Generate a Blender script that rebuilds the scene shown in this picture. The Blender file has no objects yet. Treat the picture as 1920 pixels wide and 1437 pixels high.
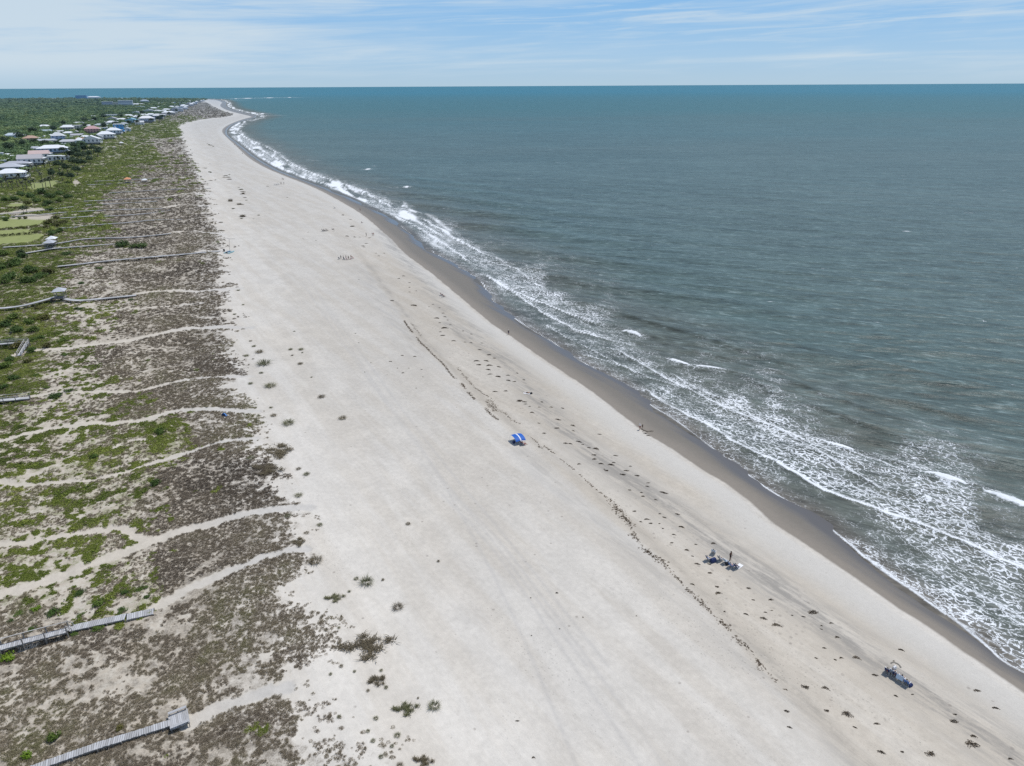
import bpy, math, random
import numpy as np
from mathutils import Matrix, Vector
random.seed(7)
RNG = np.random.default_rng(11)
SC = bpy.context.scene
COL = SC.collection
R = math.radians

# ------------------------------------------------------------------ camera geometry
H = 75.0                       # drone height above the sea
FPX = 1280.0                   # focal length in photo pixels (1920 wide)
CX, CY = 960.0, 718.5
PITCH = math.atan(558.2 / 1280.0)
ROLL = R(0.30)
F_ = np.array([0, math.cos(PITCH), -math.sin(PITCH)])
Dw = np.array([0, -math.sin(PITCH), -math.cos(PITCH)])
Rw = np.array([1.0, 0, 0])
Rc = math.cos(ROLL) * Rw + math.sin(ROLL) * Dw
Dc = -math.sin(ROLL) * Rw + math.cos(ROLL) * Dw

def G(px, py, z=0.0):
    """photo pixel -> world point on the level z"""
    d = F_ + (px - CX) / FPX * Rc + (py - CY) / FPX * Dc
    t = (H - z) / (-d[2])
    return np.array([d[0] * t, d[1] * t, z])

def depth(px, py, z=0.0):
    d = F_ + (px - CX) / FPX * Rc + (py - CY) / FPX * Dc
    return (H - z) / (-d[2])

def PIX(x, y, z):
    """world -> photo pixel (used only to look up the survey fields below)"""
    vx, vy, vz = x, y, z - H
    w = np.maximum(vy * F_[1] + vz * F_[2], 1e-3)
    u = vx * Rc[0] + vy * Rc[1] + vz * Rc[2]
    v = vx * Dc[0] + vy * Dc[1] + vz * Dc[2]
    return CX + FPX * u / w, CY + FPX * v / w

# ------------------------------------------------------------------ numpy noise
def _hash(ix, iy, seed):
    h = (ix.astype(np.int64) * 374761393 + iy.astype(np.int64) * 668265263 + seed * 974634777) & 0x7fffffff
    h = ((h ^ (h >> 13)) * 1274126177) & 0x7fffffff
    h = h ^ (h >> 16)
    return (h & 0xffffff) / float(0xffffff)

def vnoise(x, y, seed=0):
    ix, iy = np.floor(x), np.floor(y)
    fx, fy = x - ix, y - iy
    fx, fy = fx * fx * (3 - 2 * fx), fy * fy * (3 - 2 * fy)
    a = _hash(ix, iy, seed); b = _hash(ix + 1, iy, seed)
    c = _hash(ix, iy + 1, seed); d = _hash(ix + 1, iy + 1, seed)
    return (a * (1 - fx) + b * fx) * (1 - fy) + (c * (1 - fx) + d * fx) * fy

def fbm(x, y, seed=0, octv=4, gain=0.5):
    s, a, tot = 0.0, 1.0, 0.0
    for k in range(octv):
        s = s + a * vnoise(x * 2 ** k + 17.3 * k, y * 2 ** k - 9.1 * k, seed + k)
        tot += a; a *= gain
    return s / tot

def sstep(a, b, x):
    t = np.clip((x - a) / (b - a), 0, 1)
    return t * t * (3 - 2 * t)

# ------------------------------------------------------------------ polylines
def gl(pts, z=0.0):
    return np.array([G(a, b, z)[:2] for a, b in pts])

def pdist(x, y, poly):
    best = np.full(np.shape(x), 1e12)
    for (ax, ay), (bx, by) in zip(poly[:-1], poly[1:]):
        dx, dy = bx - ax, by - ay
        L = dx * dx + dy * dy + 1e-9
        t = np.clip(((x - ax) * dx + (y - ay) * dy) / L, 0, 1)
        q = (x - ax - t * dx) ** 2 + (y - ay - t * dy) ** 2
        best = np.minimum(best, q)
    return np.sqrt(best)

def pparam(x, y, poly):
    """distance and running length of the nearest point"""
    best = np.full(np.shape(x), 1e12); par = np.zeros(np.shape(x)); run = 0.0; side = np.zeros(np.shape(x))
    for (ax, ay), (bx, by) in zip(poly[:-1], poly[1:]):
        dx, dy = bx - ax, by - ay
        L = math.hypot(dx, dy) + 1e-9
        t = np.clip(((x - ax) * dx + (y - ay) * dy) / (L * L), 0, 1)
        q = (x - ax - t * dx) ** 2 + (y - ay - t * dy) ** 2
        m = q < best
        best = np.where(m, q, best); par = np.where(m, run + t * L, par)
        side = np.where(m, np.sign(dx * (y - ay) - dy * (x - ax)), side)
        run += L
    return np.sqrt(best), par, side

def inside(x, y, poly):
    c = np.zeros(np.shape(x), bool)
    n = len(poly)
    for i in range(n):
        ax, ay = poly[i]; bx, by = poly[(i + 1) % n]
        if ay == by: continue
        c ^= ((ay > y) != (by > y)) & (x < (bx - ax) * (y - ay) / (by - ay) + ax)
    return c

def smooth(poly, it=2):
    p = np.array(poly, float)
    for _ in range(it):
        q = [p[0]]
        for a, b in zip(p[:-1], p[1:]):
            q += [a * .75 + b * .25, a * .25 + b * .75]
        q.append(p[-1]); p = np.array(q)
    return p

# ------------------------------------------------------------------ survey of the coast (photo pixels, near -> far)
Z_W = 0.9
W_PX = [(2300,1560),(2100,1420),(1920,1300),(1850,1252),(1741,1177),(1680,1140),(1633,1105),(1588,1072),(1530,1035),(1478,1000),(1440,976),
        (1386,922),(1311,878),(1261,842),(1210,813),(1165,778),(1120,742),(1085,718),(1035,684),(995,658),(960,632),(928,613),(883,575),(845,543),
        (808,512),(775,488),(752,470),(738,452),(716,434),(690,410),(660,390),(628,372),(600,357),(570,344),(530,329),(495,314),(465,296),(445,276),(425,258),
        (414,246),(424,236),(448,226),(466,221),(474,219.5),(456,215),(437,210.5),(420,205),(411,198),(418,192),(404,188)]
S_PX = [(2300,1500),(2060,1350),(1920,1263),(1878,1241),(1853,1216),(1815,1186),(1773,1156),(1715,1116),(1660,1079),(1603,1032),(1570,1003),(1522,962),
        (1490,949),(1440,919),(1411,898),(1373,870),(1340,845),(1300,814),(1262,786),(1230,768),(1196,742),(1163,717),(1135,704),(1098,684),(1060,659),(1022,633),(992,617),
        (960,594),(928,570),(911,547),(905,530),(880,514),(850,496),(813,474),(782,455),(768,436),(745,420),(718,402),(694,391),(664,376),(632,363),(600,350),(570,338.5),(521,321),(478,296),
        (448,271),(422,252.5),(429,237),(454,226.5),(477,221.5),(483,218),(466,213),(448,209),(430,204),(422,198),(426,192),(412,187)]
FAR_PX = [(380,185.6),(300,185),(220,184.2),(150,184.4),(80,184.8),(0,186.5),(-300,189)]
Wl = smooth(gl(W_PX, Z_W), 2)
Sl = smooth(gl(S_PX, 0.0), 2)
def ext(poly, n=260.0):
    d = poly[0] - poly[3]; d /= np.linalg.norm(d)
    return np.vstack([[poly[0] + d * n], poly])
Wl, Sl = ext(Wl), ext(Sl)
FARl = gl(FAR_PX, 0.0)
closing = np.array([[-6000.0, FARl[-1][1]], [-6000.0, -400.0], [Sl[0][0], -400.0]])
S_POLY = np.vstack([Sl, FARl, closing])
W_POLY = np.vstack([Wl, FARl + np.array([0, -25.0]), closing])
S_EDGE = np.vstack([Sl, FARl]); W_EDGE = np.vstack([Wl, FARl + np.array([0, -25.0])])

# edge of the dune vegetation
V_PX = [(900,1600),(800,1500),(760,1437),(700,1375),(650,1300),(618,1210),(600,1120),(592,1050),(590,985),(560,900),(505,830),(480,770),(462,715),(455,650),(446,605),
        (440,560),(438,520),(428,480),(426,445),(404,400),(394,370),(380,330),(364,300),(350,270),(342,250),(338,238)]
Vl = ext(smooth(gl(V_PX, 1.8), 2), 120.0)
V_POLY = np.vstack([Vl, gl([(345,232),(372,226),(400,222),(432,219),(440,214),(420,209),(400,200),(385,190),(380,186.5)], 1.8), FARl, closing])
V_EDGE = V_POLY[:len(Vl) + 9]

# walked sand paths through the dunes, half width in metres
PATH_PX = [([(286,1146),(350,1110),(410,1085),(470,1060),(520,1040),(575,1030)], 0.72),
           ([(-60,1140),(0,1120),(80,1095),(150,1068),(210,1045),(270,1020),(340,995),(410,977),(480,962),(580,952)], 0.98),
           ([(-60,1030),(0,1022),(60,1015),(130,1005),(225,988),(246,1001),(270,1018)], 0.72),
           ([(-40,895),(0,904),(50,912),(120,907),(180,905),(260,880),(340,853),(420,830),(480,824)], 0.62),
           ([(-40,842),(0,830),(60,810),(130,800),(270,795),(320,775),(350,770),(480,772)], 0.98),
           ([(58,746),(110,737),(190,738),(260,738),(310,722),(360,712),(470,705)], 0.59),
           ([(30,668),(75,660),(170,652),(250,640),(320,625),(370,615),(470,614)], 1.24),
           ([(90,590),(240,582),(310,577),(380,570)], 0.52),
           ([(255,553),(320,545),(380,547),(450,540)], 1.24),
           ([(352,1362),(400,1335),(470,1308),(540,1292)], 0.92),
           ([(370,474),(440,470)], 1.31),
           ([(215,845),(240,832),(270,829)], 0.46),
           ([(310,391),(345,385),(400,388)], 1.44),
           ([(310,371),(345,366),(395,362)], 1.44),
           ([(320,438),(360,434),(420,440)], 1.18),
           ([(310,336),(340,334),(380,332)], 1.71)]
PATHS = [(smooth(gl(p, 1.8), 2), w) for p, w in PATH_PX]

# cover survey: px, py, vegetation cover, share of green
CTRL = np.array([(100,1300,.80,.03),(20,1290,.66,.0),(350,1200,.80,.03),(500,1250,.72,.03),(620,1350,.55,.03),(450,1130,.85,.03),(150,1120,.52,.85),(60,1070,.60,.95),
 (260,1100,.55,.75),(250,870,.68,.90),(100,870,.58,.92),(150,940,.72,.85),(60,960,.55,.7),(400,880,.88,.10),(350,760,.84,.12),(120,770,.50,.55),(300,820,.85,.75),(330,930,.80,.25),
 (400,650,.88,.05),(250,680,.62,.20),(120,690,.52,.5),(330,700,.82,.08),(300,540,.78,.05),(180,590,.50,.5),(50,560,.92,.95),(50,640,1,1),(20,700,1,1),(250,500,.74,.05),(60,500,1,1),
 (400,500,.76,.06),(180,530,.62,.15),(300,430,.84,.06),(150,425,.84,.6),(250,380,.86,.15),(120,365,.95,.95),(350,400,.84,.06),(300,330,.90,.25),(200,325,.88,.75),(330,280,.88,.12),
 (250,285,.92,.85),(300,240,.95,.95),(350,222,.95,.45),(30,400,.8,.6),(500,1400,.85,.03),(300,1420,.82,.03),(180,1230,.72,.03),(330,1060,.80,.15),(200,1040,.66,.5),(390,1000,.86,.05),
 (380,215,1.1,.1),(420,213,1.0,.05),(0,340,.95,.95),(120,300,.95,.95),(430,950,.80,.03),(260,610,.7,.12),(380,590,.82,.05),(480,1180,.72,.03),(100,1210,.70,.15)])

def fields(x, y):
    """cover and green share at ground points (interpolated from the survey)"""
    px, py = PIX(x, y, np.full(np.shape(x), 1.8))
    px = np.clip(px, -250, 1000); py = np.clip(py, 185, 1650)
    sy = lambda v: 420 * np.log((v - 120) / 60.0)
    qx, qy = px * 1.0, sy(py)
    num_v = np.zeros(np.shape(x)); num_g = np.zeros(np.shape(x)); den = np.zeros(np.shape(x)) + 1e-12
    for cx, cy, v, g in CTRL:
        d2 = ((qx - cx) / 70) ** 2 + ((qy - sy(cy)) / 42) ** 2
        w = 1.0 / (0.15 + d2) ** 2
        num_v += w * v; num_g += w * g; den += w
    return num_v / den, num_g / den

def path_mask(x, y):
    m = np.zeros(np.shape(x))
    for poly, w in PATHS:
        lo, hi = poly.min(0) - 8, poly.max(0) + 8
        sel = (x > lo[0]) & (x < hi[0]) & (y > lo[1]) & (y < hi[1])
        if not sel.any(): continue
        d = pdist(x[sel], y[sel], poly) + 1.7 * (fbm(x[sel] * .7, y[sel] * .7, 5, 4, .7) - .5)
        m[sel] = np.maximum(m[sel], 1 - sstep(w * .75, w * 1.25 + .25, d))
    return m

def cover(x, y, dV, pm):
    """vegetation cover 0..1 with its ragged edge; dV > 0 inside the dunes"""
    v, g = fields(x, y)
    edge = sstep(-4.0, 9.0, dV + 14.0 * (fbm(x * .11, y * .15, 3, 4, .6) - .46) + 5.0 * (fbm(x * .5, y * .7, 21, 2) - .5))
    return v * edge * (1 - pm), g

def zland(x, y, full=False):
    x = np.asarray(x, float); y = np.asarray(y, float)
    sW = pdist(x, y, W_EDGE); sW = np.where(inside(x, y, W_POLY), sW, -sW)
    sS = pdist(x, y, S_EDGE); sS = np.where(inside(x, y, S_POLY), sS, -sS)
    between = Z_W * np.clip(sS, 0, None) / (np.clip(sS, 0, None) + np.clip(-sW, 0, None) + 1e-6)
    z = np.where(sW > 0, Z_W + 0.75 * (1 - np.exp(-np.clip(sW, 0, None) / 14.0)), np.where(sS > 0, between, -0.05 * np.clip(-sS, 0, 80)))
    dV = pdist(x, y, V_EDGE); dV = np.where(inside(x, y, V_POLY), dV, -dV)
    dune = sstep(-6, 10, dV)
    bump = 1.5 * (fbm(x * .07, y * .07, 31, 3) - .42) + .45 * (fbm(x * .35, y * .35, 37, 2) - .5)
    z = z + dune * (0.35 + bump) + sstep(6, 20, sW) * .10 * (fbm(x * .12, y * .12, 41, 3) - .5)
    dwk = np.abs(sW - 3.2); z = z + .10 * np.exp(-(dwk / 2.2) ** 2)
    if full: return z, sW, sS, dV
    return z

def GP(px, py):
    """photo pixel -> point on the land surface"""
    z = 1.6
    for _ in range(5):
        p = G(px, py, z); z = float(zland(np.array([p[0]]), np.array([p[1]]))[0])
    p[2] = z
    return p

# ------------------------------------------------------------------ object helpers
def tag(o, label=None, cat=None, group=None, kind=None):
    if label: o['label'] = label
    if cat: o['category'] = cat
    if group: o['group'] = group
    if kind: o['kind'] = kind
    return o

def empty(name, loc, rz=0.0, label=None, cat=None, group=None):
    o = bpy.data.objects.new(name, None); COL.objects.link(o)
    o.location = loc; o.rotation_euler = (0, 0, rz); o.empty_display_size = .2
    return tag(o, label, cat, group)

class MB:
    """collects shapes and links them as one mesh object"""
    def __init__(s): s.v = []; s.f = []; s.m = []; s.cur = 0
    def add(s, verts, faces):
        n = len(s.v); s.v += [tuple(map(float, q)) for q in verts]
        s.f += [tuple(i + n for i in f) for f in faces]; s.m += [s.cur] * len(faces)
    def box(s, c, d, rz=0.0, M=None):
        x, y, z = d[0] / 2, d[1] / 2, d[2] / 2
        vs = [(-x,-y,-z),(x,-y,-z),(x,y,-z),(-x,y,-z),(-x,-y,z),(x,-y,z),(x,y,z),(-x,y,z)]
        ca, sa = math.cos(rz), math.sin(rz)
        vs = [(a * ca - b * sa, a * sa + b * ca, e) for a, b, e in vs]
        if M is not None: vs = [tuple(M @ Vector(q)) for q in vs]
        s.add([(a + c[0], b + c[1], e + c[2]) for a, b, e in vs],
              [(0,3,2,1),(4,5,6,7),(0,1,5,4),(1,2,6,5),(2,3,7,6),(3,0,4,7)])
    def bar(s, a, b, w, h=None):
        """square bar from a to b"""
        a, b = Vector(a), Vector(b); h = h or w
        d = (b - a); L = d.length
        if L < 1e-6: return
        d.normalize(); up = Vector((0, 0, 1)) if abs(d.z) < .95 else Vector((1, 0, 0))
        r = d.cross(up).normalized(); u = r.cross(d)
        vs = []
        for p in (a, b):
            for i, j in ((-1,-1),(1,-1),(1,1),(-1,1)):
                vs.append(p + r * (i * w / 2) + u * (j * h / 2))
        s.add(vs, [(0,1,2,3),(7,6,5,4),(0,4,5,1),(1,5,6,2),(2,6,7,3),(3,7,4,0)])
    def tube(s, pts, rad, n=8):
        pts = [Vector(p) for p in pts]
        if not hasattr(rad, '__len__'): rad = [rad] * len(pts)
        rings = []
        for i, p in enumerate(pts):
            d = (pts[min(i + 1, len(pts) - 1)] - pts[max(i - 1, 0)]).normalized()
            up = Vector((0, 0, 1)) if abs(d.z) < .9 else Vector((1, 0, 0))
            r = d.cross(up).normalized(); u = r.cross(d)
            rings.append([p + (r * math.cos(2 * math.pi * k / n) + u * math.sin(2 * math.pi * k / n)) * rad[i] for k in range(n)])
        vs = [q for rg in rings for q in rg]
        fs = [tuple(range(n))[::-1], tuple((len(pts) - 1) * n + k for k in range(n))]
        for i in range(len(pts) - 1):
            for k in range(n):
                fs.append((i * n + k, i * n + (k + 1) % n, (i + 1) * n + (k + 1) % n, (i + 1) * n + k))
        s.add(vs, fs)
    def blob(s, c, r, n=10, m=7, jit=0.0, rnd=random):
        vs = [(c[0], c[1], c[2] - r[2])]
        for i in range(1, m):
            ph = -math.pi / 2 + math.pi * i / m
            for k in range(n):
                th = 2 * math.pi * k / n; j = 1 + rnd.uniform(-jit, jit)
                vs.append((c[0] + r[0] * j * math.cos(ph) * math.cos(th), c[1] + r[1] * j * math.cos(ph) * math.sin(th), c[2] + r[2] * j * math.sin(ph)))
        vs.append((c[0], c[1], c[2] + r[2]))
        fs = [(0, 1 + (k + 1) % n, 1 + k) for k in range(n)]
        for i in range(m - 2):
            a = 1 + i * n
            for k in range(n):
                fs.append((a + k, a + (k + 1) % n, a + n + (k + 1) % n, a + n + k))
        a = 1 + (m - 2) * n; t = len(vs) - 1
        fs += [(a + k, a + (k + 1) % n, t) for k in range(n)]
        s.add(vs, fs)
    def mesh(s, name, mats, smooth=False):
        me = bpy.data.meshes.new(name); me.from_pydata(s.v, [], s.f); 
        for m in (mats if isinstance(mats, (list, tuple)) else [mats]): me.materials.append(m)
        if any(s.m): me.polygons.foreach_set('material_index', s.m)
        if smooth: me.polygons.foreach_set('use_smooth', [True] * len(me.polygons))
        me.update(); return me
    def build(s, name, mats, parent=None, smooth=False, loc=None):
        o = bpy.data.objects.new(name, s.mesh(name, mats, smooth)); COL.objects.link(o)
        if parent: o.parent = parent
        if loc is not None: o.location = loc
        return o

def mesh_obj(name, me, parent=None, loc=(0,0,0), rot=(0,0,0), sc=(1,1,1), mat=None):
    o = bpy.data.objects.new(name, me); COL.objects.link(o)
    o.location = loc; o.rotation_euler = rot; o.scale = sc
    if parent: o.parent = parent
    if mat is not None:
        o.material_slots[0].link = 'OBJECT'; o.material_slots[0].material = mat
    return o

def np_mesh(name, verts, faces, attrs=None, smooth_=True):
    """verts (N,3), faces (M,4)"""
    me = bpy.data.meshes.new(name)
    verts = np.ascontiguousarray(verts, np.float32); faces = np.ascontiguousarray(faces, np.int32)
    M, K = faces.shape
    me.vertices.add(len(verts)); me.vertices.foreach_set('co', verts.ravel())
    me.loops.add(M * K); me.loops.foreach_set('vertex_index', faces.ravel())
    me.polygons.add(M); me.polygons.foreach_set('loop_start', np.arange(0, M * K, K, dtype=np.int32))
    try: me.polygons.foreach_set('loop_total', np.full(M, K, np.int32))
    except Exception: pass
    if smooth_: me.polygons.foreach_set('use_smooth', np.ones(M, bool))
    for k, a in (attrs or {}).items():
        at = me.attributes.new(k, 'FLOAT', 'POINT'); at.data.foreach_set('value', np.ascontiguousarray(a, np.float32))
    me.update(calc_edges=True); me.validate()
    return me

def copy_tree(o, parent=None):
    c = o.copy(); COL.objects.link(c)
    if parent: c.parent = parent
    for ch in list(o.children): copy_tree(ch, c)
    return c

# ------------------------------------------------------------------ node helpers
class NT:
    def __init__(s, mat_or_world):
        mat_or_world.use_nodes = True
        s.t = mat_or_world.node_tree; s.t.nodes.clear()
    def n(s, typ, **kw):
        nd = s.t.nodes.new(typ)
        for k, v in kw.items(): setattr(nd, k, v)
        return nd
    def put(s, sock, v):
        if v is None: return
        if isinstance(v, bpy.types.NodeSocket): s.t.links.new(v, sock)
        else:
            if hasattr(sock.default_value, '__len__') and not hasattr(v, '__len__'): v = [v] * len(sock.default_value)
            if hasattr(v, '__len__') and len(sock.default_value) == 4 and len(v) == 3: v = (*v, 1)
            sock.default_value = v
    def m(s, op, a, b=None, c=None, clamp=False):
        nd = s.n('ShaderNodeMath', operation=op, use_clamp=clamp)
        s.put(nd.inputs[0], a); s.put(nd.inputs[1], b); s.put(nd.inputs[2], c)
        return nd.outputs[0]
    def vm(s, op, a, b=None, scale=None):
        nd = s.n('ShaderNodeVectorMath', operation=op)
        s.put(nd.inputs[0], a)
        if b is not None: s.put(nd.inputs[1], b)
        if scale is not None: s.put(nd.inputs['Scale'], scale)
        return nd.outputs['Value'] if op in ('LENGTH', 'DOT_PRODUCT') else nd.outputs[0]
    def ss(s, a, b, x):
        nd = s.n('ShaderNodeMapRange', interpolation_type='SMOOTHSTEP')
        s.put(nd.inputs[0], x); s.put(nd.inputs[1], a); s.put(nd.inputs[2], b)
        return nd.outputs[0]
    def lin(s, x, a, b, c=0.0, d=1.0):
        nd = s.n('ShaderNodeMapRange'); s.put(nd.inputs[0], x)
        for i, v in enumerate((a, b, c, d)): s.put(nd.inputs[i + 1], v)
        return nd.outputs[0]
    def mix(s, f, a, b, blend='MIX'):
        nd = s.n('ShaderNodeMix', data_type='RGBA', blend_type=blend)
        s.put(nd.inputs['Factor'], f)
        ia = [i for i in nd.inputs if i.type == 'RGBA']
        s.put(ia[0], a); s.put(ia[1], b)
        return [o for o in nd.outputs if o.type == 'RGBA'][0]
    def scale_col(s, c, k):
        return s.vm('SCALE', c, scale=k)
    def noise(s, vec, scale, detail=3.0, rough=0.55, dist=0.0):
        nd = s.n('ShaderNodeTexNoise'); s.put(nd.inputs['Vector'], vec)
        nd.inputs['Scale'].default_value = scale; nd.inputs['Detail'].default_value = detail
        nd.inputs['Roughness'].default_value = rough; nd.inputs['Distortion'].default_value = dist
        return nd.outputs[0]
    def voro(s, vec, scale, feature='F1', rnd=1.0):
        nd = s.n('ShaderNodeTexVoronoi', feature=feature); s.put(nd.inputs['Vector'], vec)
        nd.inputs['Scale'].default_value = scale; nd.inputs['Randomness'].default_value = rnd
        return nd.outputs['Distance']
    def mapv(s, vec, rot=0.0, sc=(1,1,1), loc=(0,0,0)):
        if rot:      # turn first, then stretch
            r = s.n('ShaderNodeMapping'); s.put(r.inputs['Vector'], vec); r.inputs['Rotation'].default_value = (0, 0, rot); vec = r.outputs[0]
        nd = s.n('ShaderNodeMapping'); s.put(nd.inputs['Vector'], vec)
        nd.inputs['Scale'].default_value = sc; nd.inputs['Location'].default_value = loc
        return nd.outputs[0]
    def attr(s, name, inst=False):
        nd = s.n('ShaderNodeAttribute', attribute_name=name)
        if inst: nd.attribute_type = 'INSTANCER'
        return nd.outputs['Fac']
    def pos(s): return s.n('ShaderNodeNewGeometry').outputs['Position']
    def xyz(s, v):
        nd = s.n('ShaderNodeSeparateXYZ'); s.put(nd.inputs[0], v); return nd.outputs
    def bump(s, h, strength, dist):
        nd = s.n('ShaderNodeBump'); s.put(nd.inputs['Height'], h)
        s.put(nd.inputs['Strength'], strength); nd.inputs['Distance'].default_value = dist
        return nd.outputs[0]
    def ramp(s, f, stops):
        nd = s.n('ShaderNodeValToRGB'); s.put(nd.inputs[0], f); el = nd.color_ramp.elements
        while len(el) < len(stops): el.new(.5)
        for e, (p, c) in zip(el, stops): e.position = p; e.color = (*c, 1)
        return nd.outputs[0]
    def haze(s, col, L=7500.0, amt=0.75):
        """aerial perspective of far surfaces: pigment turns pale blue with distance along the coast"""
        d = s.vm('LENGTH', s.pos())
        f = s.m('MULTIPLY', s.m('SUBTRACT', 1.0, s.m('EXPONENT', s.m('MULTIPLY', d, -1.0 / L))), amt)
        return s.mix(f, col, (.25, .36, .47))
    def out(s, col, rough=.85, spec=.3, normal=None, metal=0.0):
        b = s.n('ShaderNodeBsdfPrincipled'); o = s.n('ShaderNodeOutputMaterial')
        s.put(b.inputs['Base Color'], col); s.put(b.inputs['Roughness'], rough)
        s.put(b.inputs['Specular IOR Level'], spec); s.put(b.inputs['Metallic'], metal)
        if normal is not None: s.t.links.new(normal, b.inputs['Normal'])
        s.t.links.new(b.outputs[0], o.inputs[0]); return b

_MC = {}
def paint(name, col, rough=.7, spec=.3, var=.12, vs=1.5, haze=False):
    """a plain coloured surface with a little wear"""
    if name in _MC: return _MC[name]
    m = bpy.data.materials.new(name); t = NT(m)
    p = t.n('ShaderNodeTexCoord').outputs['Object']
    f = t.noise(p, vs, 4, .6)
    c = t.mix(f, [x * (1 - var * 1.5) for x in col], [min(1, x * (1 + var)) for x in col])
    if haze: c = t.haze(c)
    t.out(c, rough, spec); _MC[name] = m; return m
# ================================================================== land
def grid_fan(rows, u, off):
    Y = np.repeat(rows, len(u)).reshape(len(rows), len(u))
    X = (rows[:, None] + off) * u[None, :]
    return X, Y

def rows_geo(y0, y1, k0, floor_, rel):
    ys = [y0]
    while ys[-1] < y1:
        y = ys[-1]; ys.append(y + max(floor_, min(k0 * y * y / 51000.0, rel * y)))
    return np.array(ys)

def grid_faces(nr, nc, keep):
    idx = np.arange(nr * nc).reshape(nr, nc)
    f = np.stack([idx[:-1, :-1], idx[:-1, 1:], idx[1:, 1:], idx[1:, :-1]], -1).reshape(-1, 4)
    kf = keep.ravel()[f].any(1)
    f = f[kf]
    used = np.zeros(nr * nc, bool); used[f.ravel()] = True
    remap = np.cumsum(used) - 1
    return used, remap[f]

def make_land():
    rows = rows_geo(30.0, 6000.0, 1.1, .22, .014)
    u = np.arange(-0.98, 0.98, 0.0019)
    X, Y = grid_fan(rows, u, 30.0)
    x, y = X.ravel(), Y.ravel()
    # coarse cull first
    sS = pdist(x, y, S_EDGE); sS = np.where(inside(x, y, S_POLY), sS, -sS)
    keep = (sS > -45) 
    used, faces = grid_faces(len(rows), len(u), keep.reshape(X.shape))
    x, y = x[used], y[used]
    z, sW, sS, dV = zland(x, y, True)
    pm = path_mask(x, y)
    z = z - .12 * pm
    cov, gr = cover(x, y, dV, pm)
    # grey heavy-mineral streaks on the upper beach
    G1 = smooth(gl([(840,610),(930,660),(985,715),(1040,790),(1110,850),(1190,905),(1290,980),(1400,1050),(1520,1150),(1640,1230),(1780,1330),(1900,1420)], 1.5), 2)
    g1 = np.exp(-(pdist(x, y, G1) / 4.2) ** 2)
    G2 = smooth(gl([(715,430),(760,490),(800,535),(850,590),(900,630)], 1.5), 2)
    g1 = np.maximum(g1, .8 * np.exp(-(pdist(x, y, G2) / 4.5) ** 2))
    G3 = smooth(gl([(980,850),(1080,945),(1180,1035),(1290,1130),(1400,1230),(1500,1320),(1600,1437)], 1.5), 2)
    g2 = .45 * np.exp(-(pdist(x, y, G3) / 2.6) ** 2)
    G4 = smooth(gl([(680,500),(720,560),(745,600),(790,660)], 1.5), 2)
    g2 = np.maximum(g2, .5 * np.exp(-(pdist(x, y, G4) / 7) ** 2))
    WK = smooth(gl([(640,440),(700,520),(760,604),(785,640),(832,686),(880,738),(935,790),(985,830),(1025,862),(1090,920),(1150,975),(1200,1018),(1250,1062),(1300,1118),(1370,1190),(1435,1262),(1520,1350),(1620,1460)], 1.5), 2)
    dk, pk, sk_ = pparam(x, y, WK)
    berm = sstep(-1.2, .8, dk * sk_ + 1.5 * (fbm(x * .2, y * .2, 57, 3) - .5)) * sstep(3, 9, sW) * sstep(420, 250, y)
    wkl = np.exp(-(np.abs(dk * sk_ - 1.8 + 1.2 * (fbm(x * .25, y * .25, 58, 2) - .5)) / .8) ** 2) * sstep(420, 250, y)
    # trodden band with wrack
    T1 = smooth(gl([(700,470),(770,560),(850,640),(930,700),(1010,790),(1110,860),(1200,940),(1300,1040),(1420,1130),(1560,1270)], 1.5), 2)
    trod = np.exp(-(pdist(x, y, T1) / 9.0) ** 2)
    # tyre tracks
    tr = np.zeros_like(x)
    for p in ([(830,930),(900,1000),(965,1085),(1040,1200),(1130,1330),(1200,1437)], [(850,930),(925,1000),(990,1085),(1075,1200),(1170,1330),(1245,1437)],
              [(560,520),(640,640),(740,780),(830,900),(920,1010),(1010,1130),(1100,1250)], [(575,520),(660,640),(762,780),(856,900),(950,1010),(1045,1130),(1140,1250)],
              [(600,560),(700,720),(800,850),(900,1030),(960,1150),(1020,1290),(1080,1437)]):
        tr = np.maximum(tr, np.exp(-(pdist(x, y, smooth(gl(p, 1.5), 2)) / .30) ** 2) * (.5 + .5 * fbm(x * .08, y * .08, 51, 2)))
    # lawns and bare yards behind the dunes
    lawn = np.zeros_like(x)
    for poly in ([(-60,418),(82,407),(86,412),(84,417),(60,424),(-60,436)], [(-60,437),(62,429),(66,434),(60,441),(-60,448)], [(-60,449),(70,437),(84,441),(76,447),(50,455),(-60,462)],
                 [(104,441),(126,441),(118,449),(108,452)], [(15,383),(62,381),(60,388),(16,390)], [(64,342),(112,340),(100,352),(58,358),(50,352)], [(-60,394),(30,394),(25,399),(-60,402)]):
        lawn = np.maximum(lawn, inside(x, y, gl(poly, 2.0)) * 1.0)
    yard = np.zeros_like(x)
    for poly in ([(12,398),(60,392),(88,393),(95,397),(40,403),(-60,408),(-60,403)], [(132,345),(140,338),(150,340),(153,345),(140,348)], [(56,390),(66,380),(72,382),(66,392)], [(30,404),(100,402),(92,412),(20,412)]):
        yard = np.maximum(yard, inside(x, y, gl(poly, 2.0)) * 1.0)
    forest = inside(x, y, FOREST) * 1.0
    me = np_mesh('ground', np.stack([x, y, z], -1), faces, dict(wet=sW, swash=sS, veg=cov, green=gr, path=pm, grey=np.maximum(g1, g2), trod=trod, track=tr, berm=berm, wkl=wkl, lawn=lawn, yard=yard, forest=forest, dune=dV))
    me.materials.append(land_material())
    o = bpy.data.objects.new('ground', me); COL.objects.link(o)
    tag(o, 'pale sand beach and dunes running to the far point of the island', kind='structure')
    return o

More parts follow.
